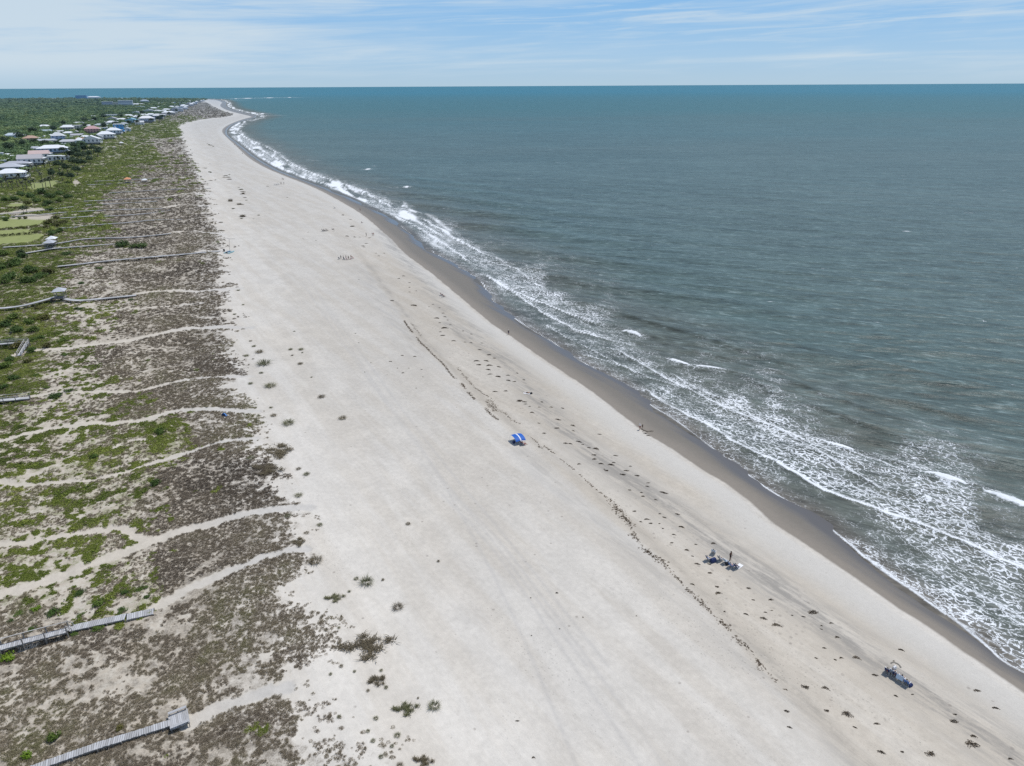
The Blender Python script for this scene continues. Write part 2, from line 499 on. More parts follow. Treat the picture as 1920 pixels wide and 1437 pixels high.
FOREST_PX = [(388,187.5),(360,195),(330,206),(288,221),(256,231),(228,243),(206,256),(180,268),(140,281),(100,294),(78,306),(58,319),(30,334),(0,345),(-400,372),(-900,300),(-900,189),(-300,189.5),(0,187),(150,185.5),(300,186)]
FOREST = gl(FOREST_PX, 2.0)

def land_material():
    m = bpy.data.materials.new('sand_and_dune_soil'); t = NT(m)
    p = t.pos()
    big = t.noise(p, .022, 3, .5); med = t.noise(p, .16, 4, .6); fine = t.noise(p, 1.1, 5, .65); grain = t.noise(p, 5.5, 3, .7)
    along = t.mapv(p, R(58), (.05, .5, .3)); strk = t.noise(along, 1.0, 4, .62)
    along2 = t.mapv(p, R(52), (.22, 1.6, 1)); strk2 = t.noise(along2, 1.0, 4, .65)
    wet, swash = t.attr('wet'), t.attr('swash'); veg, green, path = t.attr('veg'), t.attr('green'), t.attr('path')
    # dry sand
    c = t.mix(t.ss(.38, .62, t.noise(along, .45, 4, .55)), (.424, .389, .336), (.454, .424, .376))
    c = t.mix(t.ss(.40, .66, big), c, t.vm('MULTIPLY', c, (.985, .99, 1.0)))
    c = t.mix(t.ss(.42, .62, med), c, t.scale_col(c, 1.06))
    tone = t.m('ADD', t.m('MULTIPLY', t.m('SUBTRACT', fine, .5), .40), t.m('MULTIPLY', t.m('SUBTRACT', grain, .5), .26))
    tone = t.m('ADD', tone, t.m('MULTIPLY', t.m('SUBTRACT', strk, .5), .15))
    tone = t.m('ADD', tone, t.m('MULTIPLY', t.m('SUBTRACT', strk2, .5), .16))
    # bright dune-foot sand, brighter towards the near end
    dune = t.attr('dune')
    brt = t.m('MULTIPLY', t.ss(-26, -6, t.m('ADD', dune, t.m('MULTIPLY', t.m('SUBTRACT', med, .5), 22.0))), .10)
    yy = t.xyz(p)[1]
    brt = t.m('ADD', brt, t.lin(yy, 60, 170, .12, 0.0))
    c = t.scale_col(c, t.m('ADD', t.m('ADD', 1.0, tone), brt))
    # clean light ridge next to the wet sand
    ridge = t.m('MULTIPLY', t.ss(.5, 2.0, wet), t.m('SUBTRACT', 1.0, t.ss(5.5, 10.0, t.m('ADD', wet, t.m('MULTIPLY', t.m('SUBTRACT', med, .5), 6.0)))))
    c = t.mix(t.m('MULTIPLY', ridge, .8), c, t.scale_col(t.mix(fine, (.47, .445, .40), (.52, .495, .45)), t.m('ADD', .96, t.m('MULTIPLY', t.m('SUBTRACT', grain, .5), .35))))
    # grey mineral streaks and trodden wrack band
    gm = t.m('MULTIPLY', t.attr('grey'), t.ss(.44, .62, t.m('ADD', t.m('ADD', t.m('MULTIPLY', strk, .45), t.m('MULTIPLY', strk2, .40)), t.m('MULTIPLY', fine, .2))))
    c = t.mix(t.m('MULTIPLY', gm, .80), c, (.225, .215, .20))
    trod = t.attr('trod'); berm = t.attr('berm')
    c = t.mix(berm, c, t.vm('MULTIPLY', c, t.mix(strk2, (.86, .835, .80), (1.03, 1.01, .975))))
    c = t.mix(t.m('MULTIPLY', t.attr('wkl'), t.ss(.40, .60, t.m('ADD', t.m('MULTIPLY', strk2, .55), t.m('MULTIPLY', fine, .45)))), c, t.scale_col(c, .80))
    ft = t.voro(t.vm('ADD', p, t.vm('SCALE', t.vm('SUBTRACT', t.n('ShaderNodeTexWhiteNoise').outputs['Color'], (.5,.5,.5)), scale=0.0)), 1.7)
    ftm = t.m('MULTIPLY', t.m('SUBTRACT', 1.0, t.ss(.08, .26, ft)), t.ss(.47, .62, t.noise(t.mapv(p, R(55), (.03, .12, 1)), 1.0, 4, .6)))
    c = t.mix(t.m('MULTIPLY', ftm, .42), c, t.scale_col(c, .64))
    dents = t.voro(t.mapv(p, .3, (1, 1, 1)), .9)
    dent_m = t.m('MULTIPLY', trod, t.m('MULTIPLY', t.m('SUBTRACT', 1.0, t.ss(.10, .34, dents)), t.ss(.50, .62, med)))
    c = t.mix(t.m('MULTIPLY', dent_m, .55), c, (.27, .24, .205))
    c = t.mix(t.m('MULTIPLY', t.attr('track'), .42), c, (.36, .345, .325))
    # sparse dark litter everywhere on the dry beach
    spk = t.voro(p, .42); spm = t.m('MULTIPLY', t.m('SUBTRACT', 1.0, t.ss(.06, .13, spk)), t.ss(.52, .60, t.noise(p, .35, 2, .5)))
    c = t.mix(t.m('MULTIPLY', spm, .5), c, (.20, .175, .15))
    # soil under the dune scrub
    soil = t.mix(t.ss(.35, .65, fine), (.40, .345, .27), (.47, .425, .35))
    inl = t.ss(2, 22, dune)
    c = t.mix(t.m('MULTIPLY', inl, .85), c, soil)
    litn = t.m('ADD', t.m('MULTIPLY', t.noise(t.mapv(p, .2, (1, 1, 1)), .55, 6, .72), .75), t.m('MULTIPLY', t.noise(p, .10, 3, .5), .25))
    lit = t.m('MULTIPLY', t.ss(-.09, .07, t.m('SUBTRACT', t.m('ADD', t.m('MULTIPLY', veg, .36), .235), litn)), t.ss(.36, .56, t.m('ADD', t.m('MULTIPLY', fine, .5), t.m('MULTIPLY', grain, .5))))
    brown = t.mix(t.noise(p, .07, 3, .6), (.150, .124, .094), (.205, .176, .132))
    brown = t.mix(t.ss(.45, .7, t.noise(p, .9, 4, .7)), brown, (.105, .085, .068))
    gcol = t.mix(t.noise(p, .35, 4, .6), (.10, .115, .03), (.19, .195, .065))
    gfac = t.ss(.42, .62, t.m('ADD', t.m('MULTIPLY', green, .75), t.m('MULTIPLY', t.m('SUBTRACT', t.noise(p, .11, 4, .6), .38), .9)))
    c = t.mix(t.m('MULTIPLY', lit, .80), c, t.mix(gfac, brown, gcol))
    # sand paths
    c = t.mix(t.m('MULTIPLY', path, .92), c, t.scale_col(t.mix(t.ss(5, 30, dune), (.48, .455, .415), (.50, .45, .375)), t.m('ADD', .95, t.m('MULTIPLY', t.m('SUBTRACT', fine, .5), .35))))
    lawnc = t.mix(t.noise(p, .3, 4, .6), (.19, .22, .065), (.27, .28, .10))
    c = t.mix(t.attr('lawn'), c, lawnc); c = t.mix(t.m('MULTIPLY', t.attr('yard'), .9), c, (.42, .37, .30))
    c = t.mix(t.attr('forest'), c, t.mix(fine, (.065, .095, .04), (.10, .13, .055)))
    # damp and wet sand down to the water
    wn = t.m('ADD', wet, t.m('MULTIPLY', t.m('SUBTRACT', med, .5), 1.3))
    damp = t.m('SUBTRACT', 1.0, t.ss(-.45, .35, wn))
    c = t.mix(damp, c, t.scale_col(t.mix(t.ss(-1.0, -6.0, wn), (.22, .192, .158), (.165, .148, .124)), t.m('ADD', .95, t.m('MULTIPLY', t.m('SUBTRACT', fine, .5), .22))))
    glz = t.m('SUBTRACT', 1.0, t.ss(.3, 5.0, t.m('ADD', swash, t.m('MULTIPLY', t.m('SUBTRACT', t.noise(along, .6, 3, .5), .5), 7.0))))
    c = t.mix(glz, c, (.100, .091, .083))
    wetm = t.m('MULTIPLY', damp, t.m('ADD', .25, t.m('MULTIPLY', glz, .75)))
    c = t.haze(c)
    rough = t.lin(wetm, 0, 1, .95, .22); spec = t.lin(wetm, 0, 1, .12, .26)
    hgt = t.m('ADD', t.m('MULTIPLY', fine, .6), t.m('MULTIPLY', grain, .22))
    hgt = t.m('ADD', hgt, t.m('MULTIPLY', strk2, .5))
    hgt = t.m('SUBTRACT', hgt, t.m('ADD', t.m('MULTIPLY', dent_m, .5), t.m('MULTIPLY', ftm, .5)))
    dry = t.m('SUBTRACT', 1.0, t.m('MULTIPLY', damp, .96))
    nrm = t.bump(hgt, t.m('MULTIPLY', dry, .55), .14)
    t.out(c, rough, spec, nrm); return m

# ================================================================== sea
BORES = [  # points, front width, trail (m), strength
 ([(910,520),(945,540),(979,560),(1002,577),(1035,597),(1080,620),(1115,630),(1147,640),(1192,650),(1232,660)], .8, 7, .85),
 ([(895,505),(932,532),(980,555),(1035,575),(1072,592),(1110,602),(1145,612)], .9, 7, 1.0),
 ([(1087,642),(1122,650),(1160,660),(1185,675),(1222,695),(1260,717),(1297,735),(1335,752),(1372,770),(1410,785),(1440,795),(1490,815),(1540,842),(1580,860),(1640,890)], .75, 9, .9),
 ([(1070,662),(1110,670),(1140,680),(1172,692),(1210,707),(1260,722),(1300,738)], .6, 4, .65),
 ([(1163,716),(1205,731),(1235,749),(1293,781),(1336,806),(1373,831),(1423,856),(1440,862),(1470,880),(1528,912),(1578,930),(1628,947),(1678,970),(1728,987),(1765,1002),(1798,1017),(1823,1027),(1865,1047),(1920,1072),(2050,1130),(2300,1250)], 1.0, 12, 1.0),
 ([(1540,985),(1603,1030),(1653,1071),(1690,1098),(1740,1130),(1800,1168),(1850,1200),(1890,1226),(1940,1255),(2100,1345)], .7, 6, .72),
 ([(1765,986),(1800,990),(1855,997)], .9, 5, .9),
 ([(1860,1020),(1890,1028),(1925,1036),(2050,1085)], .9, 9, .95),
 ([(1300,742),(1360,765),(1420,790)], .4, 3, .5),
 ([(1008,602),(1060,634),(1110,657),(1160,684),(1212,716)], .45, 3, .75),
 ([(1235,688),(1290,720),(1350,750),(1420,783),(1500,826),(1570,872),(1650,916),(1720,948)], .6, 4, .85),
 ([(1480,800),(1540,822),(1600,846),(1660,872),(1730,900)], .55, 5, .8),
 ([(1600,905),(1680,945),(1760,978),(1840,1012),(1920,1040)], .5, 4, .75),
 ([(1700,1040),(1780,1085),(1850,1125),(1920,1165),(2000,1210)], .5, 4, .7),
 ([(700,388),(720,398),(755,412),(795,435),(832,458),(870,485),(897,507)], 1.0, 5, .9),
 ([(778,404),(810,422),(845,444),(880,462),(940,492),(1000,526),(1040,556)], 1.2, 6, .95),
 ([(440,252),(452,266),(482,291),(520,314),(570,332),(633,356),(700,386)], 1.6, 5, .9),
 ([(445,248),(462,260),(510,280),(545,308),(585,326),(633,343),(683,359),(730,381),(778,404)], 2.2, 7, 1.0),
 ([(470,268),(500,288),(535,308)], 2.2, 8, 1.0),
 ([(660,352),(700,372),(740,392),(790,420),(840,452)], 1.4, 6, .95),
]
CRESTS = [([(1168,619),(1185,622),(1202,629)], 1.1), ([(1255,677),(1272,683),(1292,690)], 1.1), ([(1305,691),(1330,694),(1362,698)], .9), ([(1556,829),(1578,838),(1604,842)], 1.2),
          ([(1726,886),(1755,897),(1785,905),(1812,912)], 1.9), ([(1843,924),(1880,937),(1925,955),(1990,985)], 1.4), ([(808,421),(830,432),(846,446)], 1.1), ([(576,300),(586,301),(596,301)], 1.6),
          ([(660,313),(680,313),(700,312)], 1.2), ([(686,318),(692,318),(699,317)], 1.8), ([(655,345),(662,345),(668,345)], 1.4), ([(752,386),(760,387),(772,387)], 1.4), ([(727,352),(745,352),(768,351)], 1.0),
          ([(500,217),(508,217.5),(518,217)], 9), ([(472,212),(482,213),(495,214)], 9), ([(442,185.5),(470,184.5),(500,184),(546,183)], 42.0), ([(408,189),(425,188.5),(445,188.5)], 26.0), ([(505,273),(525,274),(545,273)], .9)]

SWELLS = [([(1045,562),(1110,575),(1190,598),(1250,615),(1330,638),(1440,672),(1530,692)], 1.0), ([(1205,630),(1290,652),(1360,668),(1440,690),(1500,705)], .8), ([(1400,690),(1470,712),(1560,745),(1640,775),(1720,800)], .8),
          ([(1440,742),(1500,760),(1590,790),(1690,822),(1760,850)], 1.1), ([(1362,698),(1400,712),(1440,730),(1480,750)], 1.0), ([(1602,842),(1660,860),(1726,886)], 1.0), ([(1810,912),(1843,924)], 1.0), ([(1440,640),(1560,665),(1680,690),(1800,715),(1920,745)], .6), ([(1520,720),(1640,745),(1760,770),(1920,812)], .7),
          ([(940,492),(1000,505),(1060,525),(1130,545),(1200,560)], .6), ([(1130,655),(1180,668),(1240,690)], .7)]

def make_sea():
    rows = rows_geo(30.0, 70000.0, 1.05, .20, .03)
    u = np.arange(-0.98, 1.06, 0.0018)
    X, Y = grid_fan(rows, u, 30.0)
    x, y = X.ravel(), Y.ravel()
    sS = pdist(x, y, S_EDGE); sS = np.where(inside(x, y, S_POLY), sS, -sS)
    keep = sS < 2.5
    used, faces = grid_faces(len(rows), len(u), keep.reshape(X.shape))
    dY = np.gradient(rows); DYg = np.repeat(dY, len(u))[used]
    x, y, off = x[used], y[used], -sS[used]          # off = metres seaward of the swash edge
    px, py = PIX(x, y, 0 * x)
    warp = 10 * (fbm(x * .015, y * .015, 61, 2) - .5)
    z = np.zeros_like(x)
    for lam, ang, amp in ((34, 52, .60), (21, 60, .36), (13, 74, .11), (8.5, 66, .14), (5.6, 88, .085), (3.6, 75, .05), (2.4, 60, .03)):
        k = 2 * math.pi / lam; a = R(ang)
        env = .35 + 1.3 * fbm(x / lam * .22 + 3, y / lam * .22, int(lam * 10), 2)
        ph = (x * math.cos(a) + y * math.sin(a)) * k + warp * k * (1.6 if lam < 15 else .8) + 3 * fbm(x / lam * .35, y / lam * .35, int(lam * 7), 2)
        s = np.sin(ph)
        if lam > 15: env = env * (.25 + .75 * sstep(150, 50, off))
        z += amp * env * (s + .35 * s * s - .17) * sstep(2.2, 5.5, lam / np.maximum(DYg, .01))
    shoal = sstep(6, 34, off)
    z *= .12 + .88 * shoal
    # foam
    foam = np.zeros_like(x); solid = np.zeros_like(x)
    along_n = fbm(x * .045, y * .045, 71, 3); along_f = fbm(x * .35, y * .35, 72, 2)
    for pts, fw, trail, amp in BORES:
        poly = smooth(gl(pts, 0.0), 2)
        lo, hi = poly.min(0) - 45, poly.max(0) + 45
        sel = (x > lo[0]) & (x < hi[0]) & (y > lo[1]) & (y < hi[1])
        d, par, side = pparam(x[sel], y[sel], poly)
        L = np.sum(np.linalg.norm(np.diff(poly, axis=0), axis=1))
        endf = sstep(0, .10 * L + 2, par) * sstep(0, .10 * L + 2, L - par)
        sd = d * side * -1.0     # polylines run towards the camera: sea is on the left
        sd = -sd
        sd = sd + 1.0 * (along_f[sel] - .5) + 1.6 * (fbm(x[sel] * .12, y[sel] * .12, 77, 2) - .5)
        fr = np.where(sd > -.15, np.exp(-(np.clip(sd, 0, None) / (fw * .95)) ** 1.2), np.exp(sd / .16))
        tl = np.where(sd > 0, np.exp(-(np.clip(sd, 0, None) / trail)), 0)
        ed = (par < .5) | (par > L - .5)
        fr = np.where(ed, fr * np.exp(-d / 2), fr); tl = np.where(ed & (d > 3), 0, tl)
        var = .12 + 1.45 * along_n[sel]
        solid[sel] = np.maximum(solid[sel], amp * fr * endf * np.clip(var * (.6 + along_f[sel]), .48, 1))
        foam[sel] = np.maximum(foam[sel], amp * tl * endf * np.clip(var * .95, 0, 1))
        z[sel] += .28 * amp * endf * np.where(sd > 0, np.exp(-(np.clip(sd, 0, None) / 2.0)), np.exp(-(sd / .6) ** 2))
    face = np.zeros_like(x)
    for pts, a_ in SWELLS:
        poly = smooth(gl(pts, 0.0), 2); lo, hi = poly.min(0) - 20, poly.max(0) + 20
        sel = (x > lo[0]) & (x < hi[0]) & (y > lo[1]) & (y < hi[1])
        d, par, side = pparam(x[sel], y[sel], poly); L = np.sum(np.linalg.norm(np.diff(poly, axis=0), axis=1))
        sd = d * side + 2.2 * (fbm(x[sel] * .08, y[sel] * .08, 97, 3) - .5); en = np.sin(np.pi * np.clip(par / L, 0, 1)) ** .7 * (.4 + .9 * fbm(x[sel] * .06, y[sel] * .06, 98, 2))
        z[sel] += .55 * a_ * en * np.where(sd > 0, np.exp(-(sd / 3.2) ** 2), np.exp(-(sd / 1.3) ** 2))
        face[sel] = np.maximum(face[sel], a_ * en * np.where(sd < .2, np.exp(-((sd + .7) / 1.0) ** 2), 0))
    for pts, w in CRESTS:
        poly = smooth(gl(pts, 0.0), 1)
        lo, hi = poly.min(0) - 40 * w, poly.max(0) + 40 * w
        sel = (x > lo[0]) & (x < hi[0]) & (y > lo[1]) & (y < hi[1])
        d, par, side = pparam(x[sel], y[sel], poly); L = np.sum(np.linalg.norm(np.diff(poly, axis=0), axis=1))
        taper = np.sqrt(np.clip(np.sin(np.pi * np.clip(par / L, .02, .98)), 0, 1))
        ww = w * taper * (.25 + 1.1 * fbm(x[sel] * .9, y[sel] * .9, 95, 3, .65))
        solid[sel] = np.maximum(solid[sel], 1.1 * np.exp(-(d / np.maximum(ww, .1)) ** 2))
        foam[sel] = np.maximum(foam[sel], .5 * np.exp(-(d / (3 * w)) ** 2))
        z[sel] += .55 * min(w, 1.8) * np.exp(-(d / (1.6 * w)) ** 2) * taper
    # churned lace between the breakers: survey of its density (photo points)
    LACE = np.array([(1860,970,.30),(1800,960,.85),(1700,900,.75),(1600,870,.70),(1520,850,.9),(1450,800,.95),(1450,760,.75),(1420,745,.3),(1480,752,.4),(1390,760,.75),(1340,735,.55),(1300,725,.55),(1240,680,.35),
       (1700,960,.8),(1760,985,.75),(1820,1000,.7),(1860,1010,.45),(1890,990,.05),(1920,1000,.05),(1880,930,.02),(1640,820,.02),(1500,730,0),(1560,780,0),(1530,800,.62),(1545,790,.25),(1900,1060,.95),(1880,1045,.9),(1910,1100,.65),
       (1850,1100,.62),(1780,1080,.58),(1720,1060,.45),(1660,1020,.36),(1600,985,.25),(1560,960,.12),(1800,1130,.75),(1860,1170,.7),(1900,1200,.6),(1700,1090,.6),(1640,1050,.45),(1580,930,.2),(1500,900,.18),(1520,940,.25),(1450,880,.42),
       (1400,860,.42),(1370,840,.5),(1330,800,.4),(1280,760,.5),(1230,730,.45),(1400,830,.55),(1450,850,.6),(1330,770,.65),(1200,700,.4),(1160,690,.35),(1100,660,.4),(1050,625,.35),(1000,595,.32),(960,570,.3),(1020,590,.36),(1060,610,.42),
       (1110,625,.42),(1180,650,.4),(1240,665,.25),(1150,640,.45),(1100,590,.75),(1040,560,.8),(1000,530,.75),(970,520,.7),(1000,545,.8),(930,490,.85),(900,485,.85),(880,470,.8),(850,455,.8),(800,420,.85),(760,400,.9),(900,520,.4),(860,490,.45),(820,465,.4),
       (730,390,.85),(700,375,.9),(660,355,.9),(620,340,.9),(580,325,.9),(540,310,.95),(500,290,.9),(470,270,.9),(450,255,.95),(435,245,.8),(1360,700,.1),(1260,640,0),(1100,560,.05),(1200,600,0),(1050,530,.05),(950,480,.05),(850,430,.02),(1250,700,.3),(1300,760,.5),(1920,1180,.6),(2050,1250,.6),(2050,1100,.3)])
    near = off < 75
    xs, ys = px[near], np.clip(py[near], 190, 1700)
    sy = lambda v: 640 * np.log((v - 120) / 60.0)
    num = np.zeros_like(xs); den = np.zeros_like(xs) + 1e-9
    for a, b, v in LACE:
        w_ = 1 / (.12 + ((xs - a) / 44) ** 2 + ((sy(ys) - sy(b)) / 40) ** 2) ** 2
        num += w_ * v; den += w_
    far_w = np.maximum(10, 34 + 0 * xs)
    lace = np.zeros_like(x); lace[near] = num / den
    farf = sstep(260, 420, y)
    lace = lace * (1 - farf) * sstep(70, 40, off) + farf * .75 * sstep(1, 5, off) * sstep(36, 18, off + 14 * (fbm(x * .03, y * .012, 83, 2) - .5)) * sstep(.25, .6, fbm(x * .04, y * .02, 84, 3))
    lace *= sstep(-.2, .5, off)
    foam = np.maximum(foam * .95, lace * .88)
    fb = farf * sstep(2, 6, off) * sstep(34, 16, off + 16 * (fbm(x * .03, y * .012, 83, 2) - .5))
    solid = np.maximum(solid, fb * (.08 + .85 * sstep(.40, .72, fbm(x * .16 + y * .06, y * .03, 86, 4, .65))))
    # thin white rim of the last swash
    rim = np.exp(-((off - .18) / .26) ** 2) * (.35 + .7 * fbm(x * .12, y * .12, 91, 2)) * sstep(900, 200, y)
    solid = np.maximum(solid, rim * 1.0)
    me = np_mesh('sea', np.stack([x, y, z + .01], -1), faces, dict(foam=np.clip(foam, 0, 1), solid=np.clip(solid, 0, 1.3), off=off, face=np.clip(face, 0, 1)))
    me.materials.append(sea_material())
    o = bpy.data.objects.new('sea', me); COL.objects.link(o)
    tag(o, 'grey green sea with small breakers and white foam along the beach', kind='structure')
    return o

def sea_material():
    m = bpy.data.materials.new('sea_water'); t = NT(m)
    p = t.pos(); xyz = t.xyz(p); yy = xyz[1]
    off, foam, solid = t.attr('off'), t.attr('foam'), t.attr('solid')
    d = t.vm('LENGTH', p)
    # water body colour: silty near the beach, green grey outside, turquoise far out
    deep = t.mix(t.ss(.3, .7, t.noise(t.mapv(p, .2, (.004, .010, 1)), 1.0, 3, .55)), (.068, .102, .096), (.083, .121, .114))  # broad tone patches stand for cloud shadows, painted into the water colour
    deep = t.mix(t.ss(200, 2800, t.m('ADD', d, t.m('MULTIPLY', t.m('SUBTRACT', t.noise(t.mapv(p, 0, (.0004, .0012, 1)), 1.0, 3, .6), .5), 2200.0))), deep, (.050, .128, .142))
    deep = t.mix(t.ss(1800, 9000, d), deep, (.040, .152, .205))
    silt = t.mix(t.noise(t.mapv(p, R(45), (.03, .14, 1)), 1.0, 3, .6), (.098, .104, .084), (.080, .098, .090))
    c = t.mix(t.ss(85, 18, t.m('ADD', off, t.m('MULTIPLY', t.m('SUBTRACT', t.noise(p, .02, 3, .5), .5), 40.0))), deep, silt)
    c = t.mix(t.ss(7, 0, off), c, (.115, .105, .088))
    c = t.mix(t.m('MULTIPLY', t.attr('face'), .75), c, (.040, .046, .036))  # wave fronts painted darker, where they would mirror less sky
    # lacy foam
    wv = t.n('ShaderNodeTexNoise'); t.put(wv.inputs['Vector'], p); wv.inputs['Scale'].default_value = .45; wv.inputs['Detail'].default_value = 3
    q = t.vm('ADD', p, t.vm('SCALE', t.vm('SUBTRACT', wv.outputs['Color'], (.5, .5, .5)), scale=2.6))
    q = t.mapv(q, R(48), (.72, 1.3, 1))
    cell = t.m('SUBTRACT', 1.0, t.ss(.0, .26, t.voro(q, .78, 'DISTANCE_TO_EDGE')))
    cell2 = t.m('SUBTRACT', 1.0, t.ss(.0, .30, t.voro(q, 2.5, 'DISTANCE_TO_EDGE')))
    patch = t.noise(q, .22, 4, .62); fine = t.noise(q, 2.6, 4, .65)
    lace = t.m('ADD', t.m('ADD', t.m('MULTIPLY', cell, .36), t.m('MULTIPLY', cell2, .24)), t.m('ADD', t.m('MULTIPLY', patch, .62), t.m('MULTIPLY', fine, .34)))
    thr = t.m('SUBTRACT', 1.20, t.m('MULTIPLY', foam, .45))
    fm = t.m('MULTIPLY', t.ss(-.11, .13, t.m('SUBTRACT', lace, thr)), t.lin(foam, .1, .7, .70, 1.0))
    fm = t.m('MULTIPLY', fm, t.ss(0.02, .12, foam))
    haze_f = t.m('MULTIPLY', foam, t.m('MULTIPLY', t.ss(.35, .7, patch), .20))
    sol = t.m('MULTIPLY', t.ss(.16, .80, t.m('ADD', solid, t.m('MULTIPLY', t.m('SUBTRACT', fine, .5), .75))), .96)
    # small whitecaps out at sea
    wq = t.mapv(p, R(8), (.06, .26, 1)); wc = t.noise(wq, 1.0, 5, .68)
    wc2 = t.noise(t.mapv(p, R(10), (.012, .03, 1)), 1.0, 2, .5)
    wcm = t.m('MULTIPLY', t.ss(.69, .75, t.m('ADD', wc, t.m('MULTIPLY', t.m('SUBTRACT', wc2, .5), .22))), t.ss(20, 70, off))
    wcm = t.m('MULTIPLY', wcm, t.ss(6000, 900, d))
    f = t.m('MAXIMUM', t.m('MAXIMUM', fm, sol), t.m('MAXIMUM', t.m('MULTIPLY', wcm, .75), haze_f))
    fcol = t.mix(fine, (.62, .65, .68), (.80, .82, .83))
    c = t.mix(f, c, fcol)
    # chop
    h1 = t.noise(t.mapv(p, R(20), (.085, .36, 1)), 1.0, 5, .62); h2 = t.noise(t.mapv(p, R(26), (.30, 1.25, 1)), 1.0, 4, .62)
    h3 = t.noise(t.mapv(p, R(8), (.016, .085, 1)), 1.0, 4, .6)
    hg = t.m('ADD', t.m('MULTIPLY', h1, .9), t.m('ADD', t.m('MULTIPLY', h2, .28), t.m('MULTIPLY', h3, 1.6)))
    st = t.m('MULTIPLY', t.ss(0, 30, off), t.lin(d, 100, 3000, .62, .5))
    nrm = t.bump(t.m('ADD', hg, t.m('MULTIPLY', f, .12)), t.m('ADD', .10, st), .9)
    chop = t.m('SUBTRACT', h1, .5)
    # ripple shading painted into the colour: troughs darker, crests lighter
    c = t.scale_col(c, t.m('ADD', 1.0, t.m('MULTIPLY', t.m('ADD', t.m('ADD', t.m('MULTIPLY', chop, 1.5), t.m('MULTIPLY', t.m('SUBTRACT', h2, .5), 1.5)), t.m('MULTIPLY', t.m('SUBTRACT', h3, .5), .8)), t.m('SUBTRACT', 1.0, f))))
    painted_glint = t.m('MULTIPLY', t.ss(.585, .70, t.m('ADD', h2, t.m('MULTIPLY', t.m('SUBTRACT', h1, .5), .55))), t.m('MULTIPLY', t.ss(14, 50, off), t.ss(1100, 150, d)))
    c = t.mix(t.m('MULTIPLY', painted_glint, .42), c, (.27, .33, .33))  # highlights of the wind chop painted in as lighter streaks
    rough = t.m('ADD', t.lin(d, 60, 2500, .36, .50), t.m('MULTIPLY', f, .5), clamp=True)
    spec = t.m('MULTIPLY', t.lin(d, 150, 6000, .17, .09), t.m('SUBTRACT', 1.0, t.m('MULTIPLY', f, .9)))
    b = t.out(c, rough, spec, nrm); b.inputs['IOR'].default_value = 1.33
    return m

# ================================================================== sky and sun
SUN_EL, SUN_AZ = R(64), math.atan2(.80, .60)      # azimuth clockwise from +Y (the view direction)
def make_world():
    w = bpy.data.worlds.new('World'); SC.world = w; t = NT(w)
    sky = t.n('ShaderNodeTexSky'); sky.sky_type = 'NISHITA'; sky.sun_disc = False
    sky.sun_elevation = SUN_EL; sky.sun_rotation = SUN_AZ
    sky.air_density = 1.0; sky.dust_density = .25; sky.ozone_density = 2.2; sky.altitude = 75
    v = t.n('ShaderNodeTexCoord').outputs['Generated']; s = t.xyz(v)
    el = s[2]
    c = t.mix(1.0, sky.outputs[0], (.86, .97, 1.10), 'MULTIPLY')
    # band of marine haze above the horizon, blue above it
    c = t.mix(t.m('MULTIPLY', t.ss(.40, .10, el), .93), c, t.ramp(t.lin(el, 0, .16), [(0.0, (.46*7.6, .64*7.6, .80*7.6)), (.22, (.40*7.6, .62*7.6, .86*7.6)), (.6, (.26*7.6, .53*7.6, .88*7.6)), (1.0, (.17*7.6, .44*7.6, .85*7.6))]))
    # high thin cloud on a plane above
    az = t.m('ARCTAN2', s[0], s[1])
    q = t.n('ShaderNodeCombineXYZ'); t.put(q.inputs[0], az); t.put(q.inputs[1], t.m('MULTIPLY', el, 6.5)); q = q.outputs[0]
    n1 = t.noise(t.mapv(q, R(-9), (2.0, 4.2, 1), (.3, .15, 0)), 1.0, 6, .58, .6)
    n2 = t.noise(t.mapv(q, R(-14), (5.5, 17, 1), (1.3, .4, 0)), 1.0, 6, .62, .8)
    left = t.ss(-.12, -.62, az)
    veil = t.ss(.40, .78, t.m('ADD', t.m('ADD', n1, t.m('MULTIPLY', left, .30)), t.m('MULTIPLY', t.m('SUBTRACT', n2, .5), .40)))
    right = t.m('MULTIPLY', t.ss(-.05, .35, az), t.ss(.045, .085, el))
    strk = t.m('MULTIPLY', t.ss(.46, .80, t.m('ADD', n2, t.m('MULTIPLY', right, .12))), t.ss(.02, .07, el))
    cl = t.m('MAXIMUM', t.m('MULTIPLY', veil, .82), t.m('MULTIPLY', strk, .66))
    cl = t.m('MULTIPLY', cl, t.ss(-.005, .03, el))
    cl = t.m('MULTIPLY', cl, t.ss(1.0, .3, el))
    c = t.mix(cl, c, (.69*7.6, .80*7.6, .88*7.6))
    bg = t.n('ShaderNodeBackground'); bg.inputs['Strength'].default_value = .12
    t.put(bg.inputs[0], c); o = t.n('ShaderNodeOutputWorld'); t.t.links.new(bg.outputs[0], o.inputs[0])
    L = bpy.data.lights.new('sun', 'SUN'); L.energy = 3.7; L.angle = R(.53); L.color = (1, .965, .91)
    so = bpy.data.objects.new('sun', L); COL.objects.link(so)
    dirv = Vector((math.sin(SUN_AZ) * math.cos(SUN_EL), math.cos(SUN_AZ) * math.cos(SUN_EL), math.sin(SUN_EL)))
    so.rotation_euler = dirv.to_track_quat('Z', 'Y').to_euler(); so.location = (0, 0, 120)

